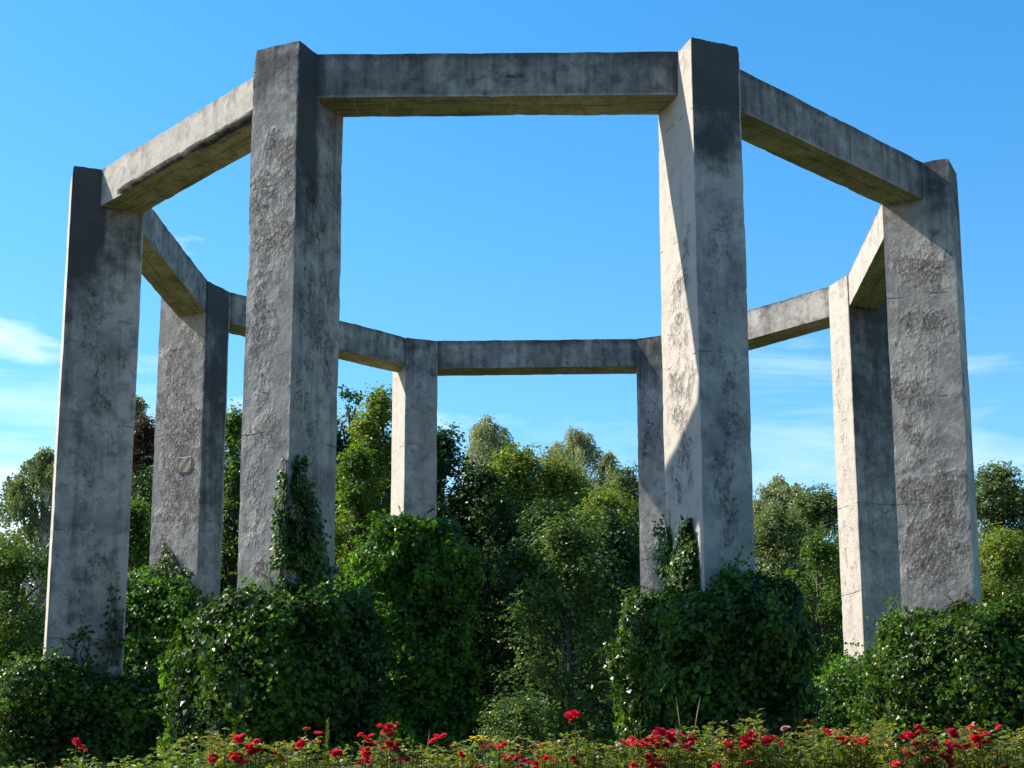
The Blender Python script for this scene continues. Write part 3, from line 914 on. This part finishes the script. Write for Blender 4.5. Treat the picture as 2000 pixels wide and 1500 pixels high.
    # shoots that stand out of the crown
    if kind != 'birch':
        nsx = 60
        ci = rg.integers(0, len(cl), nsx)
        ctr_ = np.array([base[0], base[1], gz+H*(.5+.5*low)])
        dd = unit(unit(cl[ci]-ctr_)+np.array([0, 0, .35])+rg.normal(0, .35, (nsx, 3)))
        st_ = cl[ci]+dd*cr_[ci][:, None]*.8
        ln_ = rad*rg.uniform(.15, .38, nsx)
        k2 = 18
        s2 = np.linspace(0, 1, k2)
        P = st_[:, None]+dd[:, None]*(ln_[:, None]*s2)[..., None]
        P = P.reshape(-1, 3)+rg.normal(0, leaf*.4, (nsx*k2, 3))
        nn_ = len(P)
        nr_ = unit(np.array([0, 0, .8])+rg.normal(0, .6, (nn_, 3)))
        ax = unit(np.repeat(dd, k2, 0)+rg.normal(0, .7, (nn_, 3)))
        L = leaf*rg.uniform(.5, 1.0, nn_)
        keep = (P[:, 2] > gz+.2) & (P[:, 2] < tp[2]+rad*.06)
        lv.add(P[keep], ax[keep], nr_[keep], L[keep], L[keep]*.7)
    lv.build('crown', mat, root, False, 'stuff')
    return root

TREES = [
 # name, label, u, vtop, hw, y, mat, kwargs
 ('maple_tree', 'dark leafy tree just right of the front left pillar, its crown reaching highest', 688, 762, 62, 21, M_DARK, dict(n=17000, leaf=.20)),
 ('maple_tree', 'bright green tree directly left of the rear pillar in the tall ivy', 742, 768, 62, 16.5, M_MAPLEY, dict(n=17000, leaf=.17)),
 ('maple_tree', 'mid green tree filling the gap low between front left and rear pillar', 705, 880, 60, 14.5, M_MAPLE, dict(n=13000, leaf=.15)),
 ('maple_tree', 'dark tree whose rounded top shows right of the rear pillar', 862, 838, 82, 20, M_DARK, dict(n=20000, leaf=.18)),
 ('maple_tree', 'shaded tree in the centre, sloping edge between dark and sunlit leaves', 945, 908, 84, 19, M_DARK, dict(n=18000, leaf=.16)),
 ('birch_tree', 'weeping birch with the narrow tip left of centre', 955, 803, 78, 40, M_BIRCH, dict(kind='birch', n=15000, leaf=.125, bark=M_BIRCHBARK)),
 ('birch_tree', 'broad weeping birch with rounded top right of centre', 1122, 826, 96, 42, M_BIRCH, dict(kind='birch', n=21000, leaf=.125, bark=M_BIRCHBARK)),
 ('birch_tree', 'small weeping birch side crown just left of the half hidden pillar', 1190, 880, 38, 40, M_BIRCH, dict(kind='birch', n=9000, leaf=.15, bark=M_BIRCHBARK)),
 ('maple_tree', 'yellow green sunlit tree in front of the narrow birch', 1000, 876, 80, 30, M_MAPLEY, dict(n=15000, leaf=.19)),
 ('maple_tree', 'yellow green sunlit tree in front of the broad birch', 1095, 900, 105, 31, M_MAPLEY, dict(n=20000, leaf=.19)),
 ('maple_tree', 'green tree in front of the side birch left of the half hidden pillar', 1185, 945, 80, 27, M_MAPLEY, dict(n=15000, leaf=.17)),
 ('maple_tree', 'grey green tree touching the half hidden rear pillar', 1225, 922, 52, 33, M_WILLOW, dict(n=11000, leaf=.17)),
 ('maple_tree', 'shaded tree behind the young central tree', 1065, 985, 95, 17, M_DARK, dict(n=20000, leaf=.16)),
 ('maple_tree', 'shaded tree left of the half hidden rear pillar', 1190, 1005, 85, 17.5, M_DARK, dict(n=18000, leaf=.16)),
 ('maple_tree', 'dark green tree between the rear left and front left pillars', 458, 806, 62, 22, M_MAPLE, dict(n=16000, leaf=.17)),
 ('maple_tree', 'dark tree hidden low behind the rear left pillar', 330, 900, 90, 19, M_DARK, dict(n=18000, leaf=.17)),
 ('birch_tree', 'thin birch tip between the leftmost and rear left pillars', 268, 768, 34, 40, M_BIRCH, dict(kind='birch', n=8000, leaf=.15, bark=M_BIRCHBARK)),
 ('copper_tree', 'brownish leaved tree between the leftmost and rear left pillars', 285, 815, 52, 29, M_BROWN, dict(n=13000, leaf=.17)),
 ('maple_tree', 'green tree low between the leftmost and rear left pillars', 262, 985, 55, 15, M_MAPLE, dict(n=12000, leaf=.15)),
 ('birch_tree', 'drooping pale birch left of the leftmost pillar', 92, 868, 100, 19, M_WILLOW, dict(kind='birch', n=24000, leaf=.14, bark=M_BIRCHBARK)),
 ('maple_tree', 'bushy tree at the left picture edge under the birch', 40, 1040, 110, 14, M_MAPLE, dict(n=17000, leaf=.14)),
 ('willow_tree', 'pale feathery tree top right of the front right pillar', 1520, 922, 78, 34, M_BIRCH, dict(kind='birch', n=16000, leaf=.15)),
 ('maple_tree', 'grey green tree between front right and rear right pillars', 1598, 956, 88, 30, M_WILLOW, dict(n=15000, leaf=.17)),
 ('maple_tree', 'sunlit green tree low right of the front right pillar', 1515, 1000, 92, 22, M_WILLOW, dict(n=16000, leaf=.15)),
 ('maple_tree', 'leafy tree just left of the rear right pillar', 1592, 1045, 84, 17, M_MAPLE, dict(n=15000, leaf=.14)),
 ('maple_tree', 'green tree at the right picture edge beside the rightmost pillar', 1948, 914, 100, 27, M_WILLOW, dict(n=16000, leaf=.17)),
 ('maple_tree', 'yellowing bush tree at the right picture edge below the green tree', 1952, 1040, 84, 15, M_MAPLEY, dict(n=14000, leaf=.14)),
 ('maple_tree', 'tall green tree cut by the left picture edge', -20, 950, 90, 23, M_WILLOW, dict(n=14000, leaf=.17)),
 ('maple_tree', 'green tree seen between rear right and rightmost pillars', 1745, 960, 80, 24, M_MAPLE, dict(n=12000, leaf=.17)),
]
for (nm, lab, u, v, hw, y, mat, kw) in TREES:
    kw.setdefault('low', .70 if kw.get('kind') == 'birch' and y > 25 else .55 if y > 25 else .2)
    kw['leaf'] = kw['leaf']*.92
    kw['n'] = int(kw['n']*1.45)
    tree(nm, lab, u, v, hw, y, mat, **kw)

# young tree standing inside the ring
tree('young_tree', 'young tree standing inside the ring with sunlit tip and side shoots', 1108, 1020, 150, 2.5, M_YOUNG, kind='cone', n=19000, leaf=.125, low=.04, group=None)
tree('shrub', 'pale leaved shrub at the foot of the young tree', 1010, 1368, 66, -2.0, M_YOUNG, kind='round', n=4500, leaf=.085, low=.1, group=None)

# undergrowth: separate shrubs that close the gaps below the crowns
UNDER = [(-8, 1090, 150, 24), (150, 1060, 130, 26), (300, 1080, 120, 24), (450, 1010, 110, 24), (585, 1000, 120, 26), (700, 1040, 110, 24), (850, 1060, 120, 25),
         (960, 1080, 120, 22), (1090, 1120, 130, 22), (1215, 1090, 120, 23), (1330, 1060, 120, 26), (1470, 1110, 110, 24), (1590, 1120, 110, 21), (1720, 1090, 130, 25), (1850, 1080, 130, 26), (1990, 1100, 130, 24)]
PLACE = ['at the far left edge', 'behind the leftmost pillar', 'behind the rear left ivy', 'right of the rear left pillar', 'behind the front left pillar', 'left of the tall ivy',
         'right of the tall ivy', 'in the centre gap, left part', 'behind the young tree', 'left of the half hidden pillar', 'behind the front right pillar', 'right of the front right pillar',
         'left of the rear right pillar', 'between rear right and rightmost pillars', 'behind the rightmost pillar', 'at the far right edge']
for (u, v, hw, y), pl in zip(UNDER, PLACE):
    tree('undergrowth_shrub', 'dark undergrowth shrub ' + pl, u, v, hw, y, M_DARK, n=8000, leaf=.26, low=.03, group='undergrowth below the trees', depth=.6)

# far wood that closes the view
def far_wood():
    n = 42000
    x = rng.uniform(-75, 75, n); y = rng.uniform(58, 72, n)
    hgt = 10.5 + 2.2*noise(np.stack([x, y*0, y*0], -1), .16, 5) + 1.0*noise(np.stack([x, y*0, y*0], -1), .5, 6)
    z = PLAT + hgt*rng.random(n)**.7
    P = np.stack([x, y, z], -1)
    nr_ = unit(rng.normal(0, .6, (n, 3))+np.array([0, -.6, .8]))
    ax = unit(rng.normal(0, 1, (n, 3)))
    lv = Leaves(); lv.add(P, ax, nr_, .55*rng.uniform(.6, 1.3, n), .4)
    o = lv.build('far_wood', M_DARK, None, False, 'stuff')
    o['label'] = 'distant dark wood closing the view behind the trees'
    o['category'] = 'wood'
far_wood()
def belt():
    """added leaf belt, unseen behind the camera, that blocks sky fill"""
    n = 26000
    a = np.radians(rng.uniform(-162, -18, n))
    rr = rng.uniform(15, 23, n)
    x = CPOS[0]+np.cos(a)*rr*1.25; y = CPOS[1]+np.sin(a)*rr*.9
    P = np.stack([x, y, y*0], -1)
    hgt = 14.5 + 3.0*noise(P, .2, 15) + 1.5*noise(P, .6, 16)
    P[:, 2] = hgt*rng.random(n)**.8
    lv = Leaves()
    lv.add(P, unit(rng.normal(0, 1, (n, 3))), unit(rng.normal(0, .7, (n, 3))+np.array([0, .4, .6])), .75*rng.uniform(.6, 1.3, n), .55)
    o = lv.build('added_sky_blocker', M_DARK, None, False, 'stuff')
    o['label'] = 'added unseen leaf belt behind the camera, blocking sky light'
    o['category'] = 'wood'
belt()  # added out of view to darken the shaded sides facing the camera

# ------------------------------------------------------------------ rose bed
YB = -26.4
PROF = np.array([0.0, 7.0]) + np.array([(-60, 1480), (45, 1478), (150, 1462), (170, 1478), (300, 1470), (340, 1436), (430, 1415), (460, 1422), (520, 1450), (600, 1432), (640, 1447), (680, 1455), (720, 1437), (760, 1420), (785, 1442), (830, 1452),
                 (900, 1442), (945, 1440), (1000, 1425), (1060, 1440), (1110, 1412), (1135, 1428), (1170, 1458), (1220, 1442), (1290, 1432), (1350, 1410), (1410, 1405), (1430, 1400), (1480, 1396),
                 (1505, 1432), (1550, 1430), (1585, 1408), (1640, 1420), (1680, 1402), (1720, 1400), (1760, 1420), (1800, 1415), (1850, 1420), (1885, 1410), (1920, 1405), (1960, 1420), (2060, 1415)], float)
BLOOMS = [(462,1439,'r',1),(500,1448,'r',.8),(486,1457,'r',1),(507,1458,'o',.7),(597,1423,'o',.6),(625,1432,'r',.8),(590,1448,'r',.9),(610,1451,'o',.7),(712,1440,'r',.9),(756,1424,'r',1.2),
 (768,1419,'o',.8),(732,1452,'o',.8),(762,1450,'p',1.2),(777,1453,'o',.8),(853,1438,'r',1),(888,1458,'r',.7),(150,1449,'r',.9),(165,1457,'o',.5),(1123,1394,'r',1.35),(957,1456,'r',.8),(975,1458,'r',.8),
 (1052,1452,'o',.6),(1217,1450,'p',1),(1208,1455,'l',.8),(1236,1445,'r',.9),(1241,1452,'r',.9),(1270,1444,'r',1.2),(1290,1432,'p',1),(1300,1430,'r',1),(1311,1436,'p',1.1),(1324,1436,'p',1),(1286,1452,'r',1.1),
 (1302,1455,'p',1),(1340,1443,'p',1.2),(1355,1444,'p',1),(1347,1452,'p',1.1),(1421,1453,'r',.9),(1459,1444,'r',1.3),(1450,1453,'r',1.1),(1463,1436,'p',.9),(1498,1447,'r',1.2),(1428,1453,'r',.9),(1531,1422,'l',.8),
 (1523,1454,'r',.8),(1478,1435,'o',.7),(1585,1409,'o',.5),(1616,1427,'r',.9),(1642,1443,'r',1),(1654,1445,'r',.9),(1680,1445,'o',.9),(1691,1447,'r',.9),(1735,1449,'o',.7),(1774,1434,'r',1),(1800,1424,'r',.9),
 (1855,1428,'p',1.1),(1798,1456,'p',1.2),(1826,1454,'r',1),(1851,1448,'r',.8),(1859,1456,'r',1),(1914,1426,'o',1),(1915,1440,'r',1.2),(1918,1448,'r',1),(1950,1420,'r',.8),(1905,1459,'r',.8),(1884,1459,'r',.8)]
for q in range(34):   # the bed goes on below the photograph's own edge
    BLOOMS.append((float(rng.uniform(330, 2040)), float(rng.uniform(1466, 1500)), 'rrpo'[int(rng.integers(4))], float(rng.uniform(.7, 1.1))))

def bloom_mesh(name, mat, seed):
    rg = np.random.default_rng(seed)
    V, F = [], []
    for ringi, (cnt, rr, tilt) in enumerate(((3, .28, 1.25), (5, .55, .95), (6, .85, .55), (6, 1.0, .15))):
        for q in range(cnt):
            th = 2*np.pi*q/cnt + ringi*.7 + rg.uniform(-.2, .2)
            d = np.array([math.cos(th), math.sin(th), 0]); s = np.array([-d[1], d[0], 0])
            ct, st = math.cos(tilt), math.sin(tilt)
            o = len(V)
            b = np.array([0, 0, -.35])+d*.10*rr
            wd = .62*rr+.12
            mid = b+d*rr*.55*ct*1.2+np.array([0, 0, .62*st+.14])
            tip = b+d*rr*1.05*(ct+.15)+np.array([0, 0, .95*st+.12+rg.uniform(-.06, .06)])
            V += [b-s*.14, b+s*.14, mid-s*wd+d*-.08, mid+d*.10, mid+s*wd+d*-.08, tip-s*wd*.62, tip+s*wd*.62+np.array([0, 0, .05])]
            F += [(o, o+1, o+3), (o, o+3, o+2), (o+1, o+4, o+3), (o+2, o+3, o+5), (o+3, o+6, o+5), (o+3, o+4, o+6)]
    o = make_mesh(name, np.array(V)*.030, np.array(F), mat, None, True)
    me = o.data
    bpy.data.objects.remove(o)
    return me
BM = {'r': [bloom_mesh('bloom', M_RED, i) for i in range(3)], 'p': [bloom_mesh('bloom', M_PINK, i+9) for i in range(3)],
      'o': [bloom_mesh('bloom', M_ORANGE, i+20) for i in range(2)], 'l': [bloom_mesh('bloom', M_PALE, i+30) for i in range(2)]}

def leafy_shoot(lv, a, b, rg, leaf, step=.028, start=.25, droop=.0):
    """compound rose leaves along the shoot a->b"""
    ln = np.linalg.norm(b-a)
    k = max(4, int(ln*(1-start)/step))
    s = np.linspace(start, 1.0, k)
    d = unit((b-a)[None])[0]
    P0 = a+(b-a)*s[:, None]
    th = np.arange(k)*2.4+rg.uniform(0, 6)
    out = np.stack([np.cos(th), np.sin(th), rg.uniform(.0, .7, k)], -1)
    out = unit(out)
    pl = leaf*rg.uniform(1.0, 2.3, k)*(1.15-.55*s)
    side = unit(np.cross(out, np.array([0, 0, 1.0])))
    upn = unit(np.cross(side, out))
    for (f, sd) in ((.45, 1), (.45, -1), (.8, 1), (.8, -1), (1.0, 0)):
        P = P0+out*(pl*f)[:, None]
        ax = unit(out*(.5 if sd else 1)+side*sd*.9+rg.normal(0, .18, (k, 3))+np.array([0, 0, -.2]))
        nn = unit(upn+rg.normal(0, .35, (k, 3)))
        L = leaf*rg.uniform(.75, 1.15, k)*(1.1-.35*s)
        lv.add(P, ax, nn, L, L*.58)

def rose_bed():
    us = np.arange(-40, 2060, 82.0)
    by_bush = {}
    for b in BLOOMS:
        i = int(np.argmin(np.abs(us-b[0]))); by_bush.setdefault(i, []).append(b)
    for i, u in enumerate(us):
        rg = np.random.default_rng(500+i)
        y = YB + rg.uniform(-.25, .25)
        g0 = at_y(u, 1500, y)
        gz = float(ground_h(g0[0], y))
        bl = by_bush.get(i, [])
        names = {'r': 'red', 'p': 'pink', 'o': 'fading orange', 'l': 'pale pink'}
        if u < 0: where = 'left of the picture'
        elif u > 2000: where = 'right of the picture'
        else: where = None
        ref = [(345, 'before the leftmost ivy block'), (745, 'before the front left ivy block'), (930, 'before the tall ivy block'), (1190, 'before the young tree'), (1590, 'before the front right ivy block'), (2001, 'before the rightmost ivy block')]
        place = next((w for lim, w in ref if u < lim), 'past the right edge')
        lo_ = ([-100]+[r[0] for r in ref])[[r[0] for r in ref].index(next((lim for lim, w in ref if u < lim), 2001))]
        nth = sum(1 for q in us[:i] if lo_ <= q)+1
        ordn = ['first', 'second', 'third', 'fourth', 'fifth', 'sixth'][min(nth-1, 5)]
        root = empty('rose_bush', (g0[0], y, gz), f'rose bush with red blooms, {ordn} from the left {place}' if bl else f'rose bush without visible blooms, {ordn} from the left {place}', 'rose bush', 'rose bushes along the bottom edge')
        base = np.array([g0[0], y, gz-.03])
        lv, ly = Leaves(), Leaves()
        stems = []
        right = 1.0 if u > 1180 else (.75 if u > 320 else .55)
        nsh = int(24*right+3)
        for q in range(nsh):
            uu = u+rg.uniform(-58, 58)
            pv = np.interp(uu, PROF[:, 0], PROF[:, 1])
            vt = pv + 2 + rg.random()**1.7*75
            yy = y+rg.uniform(-.3, .3)
            tip = at_y(uu, vt, yy)
            b0 = base+np.array([rg.uniform(-.12, .12), rg.uniform(-.12, .12), 0])
            s = np.linspace(0, 1, 6)[:, None]
            pa = b0+(tip-b0)*s; pa[:, :2] += (tip-b0)[:2]*(.25*np.sin(s*np.pi))
            stems.append((pa, np.linspace(.006, .002, 6)))
            tgt = ly if (rg.random() < .45 and u > 380) else lv
            leafy_shoot(tgt, pa[2], tip, rg, .047, .026, .10)
        for (bu, bv, c_, sz) in bl:
            yy = y+rg.uniform(-.34, -.16)
            p = at_y(bu, bv, yy)
            b0 = base+np.array([rg.uniform(-.1, .1), rg.uniform(-.1, .1), 0])
            s = np.linspace(0, 1, 6)[:, None]
            pa = b0+(p-np.array([0, 0, .012])-b0)*s; pa[:, :2] += (p-b0)[:2]*(.2*np.sin(s*np.pi))
            stems.append((pa, np.linspace(.006, .0025, 6)))
            leafy_shoot(lv, pa[3], pa[5]-np.array([0, 0, .05]), rg, .028, .03, .1)
            kk = 2 + 2*(sz > .85) + (sz > 1.1)
            for e in range(kk):
                me = BM[c_][int(rg.integers(len(BM[c_])))]
                o = bpy.data.objects.new('bloom', me)
                COL.objects.link(o)
                o.parent = root
                o.matrix_parent_inverse = Matrix.Translation(root.location).inverted()
                dd = np.array([0, 0, 0.]) if e == 0 else np.array([rg.uniform(-.048, .048), rg.uniform(-.04, .04), rg.uniform(-.04, .022)])
                o.location = Vector(p+dd)
                o.rotation_euler = (rg.uniform(.1, .8), rg.uniform(-.5, .3), rg.uniform(0, 6))
                sc = .80*sz*rg.uniform(.85, 1.1)*(1.0 if e == 0 else .85)
                o.scale = (sc, sc, sc)
        # leafy body below
        nb = 150
        P = base+rg.normal(0, 1, (nb, 3))*np.array([.18, .17, .0]); P[:, 2] = gz+rg.uniform(.05, .45, nb)
        ax = unit(rg.normal(0, 1, (nb, 3))); nn = unit(rg.normal(0, .5, (nb, 3))+np.array([0, 0, 1.]))
        lv.add(P, ax, nn, .04, .026)
        tubes('stem', stems, M_ROSES, root, 4)
        lv.build('foliage', M_ROSEL, root, False, 'stuff')
        if ly.count():
            ly.build('young_foliage', M_ROSEY, root, False, 'stuff')
rose_bed()

# yellow ragwort heads and the odd wild stalks in the bed
def weed(name, label, cat, u, v, y, build):
    p = at_y(u, v, y)
    gz = float(ground_h(p[0], y))
    root = empty(name, (p[0], y, gz), label, cat)
    build(root, p, gz)
def ragwort(sz):
    def f(root, p, gz):
        rg = np.random.default_rng(int(p[0]*100) % 977)
        base = np.array([p[0]+.03, p[1], gz-.02])
        paths = [(np.linspace(base, p-np.array([0, 0, .05]), 6), np.linspace(.006, .004, 6))]
        V, F = [], []
        heads = []
        for q in range(int(26*sz)):
            h = p+np.array([rg.normal(0, .032*sz), rg.normal(0, .03*sz), rg.uniform(-.018, .012)])
            paths.append((np.linspace(p-np.array([0, 0, .06]), h, 3), np.array([.002, .0016, .0012])))
            o = len(V)
            V.append(h+np.array([0, 0, .004]))
            for a in range(8):
                th = a*np.pi/4
                rr = .014 if a % 2 == 0 else .010
                V.append(h+np.array([math.cos(th)*rr, math.sin(th)*rr, .004*math.sin(a*2.2)]))
            F += [(o, o+1+a, o+1+(a+1) % 8) for a in range(8)]
        make_mesh('flower_head', np.array(V), np.array(F), M_YELLOW, root)
        tubes('stem', paths, M_ROSES, root, 4)
        lv = Leaves(); leafy_shoot(lv, base, p-np.array([0, 0, .05]), rg, .04, .03, .4)
        lv.build('foliage', M_ROSEL, root)
    return f
weed('ragwort', 'yellow flat topped wild flower below the tall ivy block', 'flower', 941, 1441, YB-.1, ragwort(1.0))
weed('ragwort', 'tiny yellow wild flower left of the crimson rose cluster', 'flower', 1162, 1456, YB-.1, ragwort(.45))
def spike(root, p, gz):
    rg = np.random.default_rng(3)
    base = np.array([p[0]-.01, p[1], gz-.02])
    tubes('stem', [(np.linspace(base, p, 6), np.linspace(.006, .002, 6))], M_ROSES, root, 5)
    k = 420
    s = rg.random(k)
    P = base+(p-base)*(.35+.65*s)[:, None]
    th = rg.uniform(0, 6.28, k)
    ax = unit(np.stack([np.cos(th), np.sin(th), rg.uniform(.6, 1.4, k)], -1))
    nn = unit(np.stack([-np.cos(th), -np.sin(th), np.full(k, .8)], -1))
    lv = Leaves(); L = .055*(1.15-.8*s); lv.add(P, ax, nn, L, L*.22)
    lv.build('foliage', M_ROSEL, root)
weed('leafy_spike', 'upright green fleabane spike in front of the front left ivy block', 'plant', 640, 1404, YB-.05, spike)
def stalk(bend):
    def f(root, p, gz):
        base = np.array([p[0]-bend*.10, p[1], gz-.02])
        s = np.linspace(0, 1, 10)[:, None]
        pa = base+(p-base)*s; pa[:, 0] += (bend*.10*(s**2-s))[:, 0]
        tubes('stem', [(pa, np.linspace(.0018, .0011, 10))], M_STRAW, root, 4)
        d = pa[-1]-pa[-3]
        tubes('seed_head', [(np.stack([pa[-1]-d*.8+d*q for q in np.linspace(0, 1, 6)*1.0]), np.array([.001, .003, .0038, .0032, .002, .0008]))], M_STRAW, root, 5)
    return f
weed('grass_stalk', 'thin straw coloured grass stalk leaning left in front of the dark ivy', 'grass stalk', 1322, 1373, YB+.1, stalk(-.6))
weed('grass_stalk', 'thin straw coloured grass stalk bending right in front of the dark ivy', 'grass stalk', 1366, 1371, YB+.1, stalk(1.0))
weed('grass_stalk', 'short dry grass stalk beside the lone red rose of the tall ivy', 'grass stalk', 838, 1436, YB+.05, stalk(.4))
def sprig(root, p, gz):
    rg = np.random.default_rng(8)
    base = np.array([p[0]+.02, p[1], gz-.02])
    tubes('stem', [(np.linspace(base, p, 6), np.linspace(.005, .002, 6))], M_ROSES, root, 4)
    lv = Leaves(); k = 26
    s = np.linspace(.45, 1, k)
    P = base+(p-base)*s[:, None]; th = np.arange(k)*2.5
    ax = unit(np.stack([np.cos(th), np.sin(th)*.6, rg.uniform(.2, .6, k)], -1)); nn = unit(np.array([0, -.3, 1.0])+rg.normal(0, .2, (k, 3)))
    L = .085*(1.2-.5*s); lv.add(P, ax, nn, L, L*.38)
    lv.build('foliage', M_ROSEL, root)
weed('tall_sprig', 'tall leafy sprig standing above the roses before the front right ivy block', 'plant', 1478, 1388, YB-.1, sprig)

# grass between the bed and the ring
def grass():
    n = 16000
    x = rng.uniform(-14, 17, n); y = rng.uniform(-24.5, -12.5, n)
    P = np.stack([x, y, ground_h(x, y)-.01], -1)
    th = rng.uniform(0, 6.28, n)
    ax = unit(np.stack([np.cos(th)*.35, np.sin(th)*.35, np.ones(n)], -1)); nn = unit(np.stack([-np.sin(th), np.cos(th), np.zeros(n)], -1)+rng.normal(0, .3, (n, 3)))
    lv = Leaves(); L = rng.uniform(.04, .12, n); lv.add(P, ax, nn, L, .012)
    o = lv.build('grass', M_GRASS, None, False, 'stuff')
    o['label'] = 'rough meadow grass between the roses and the ivy blocks'; o['category'] = 'grass'
grass()
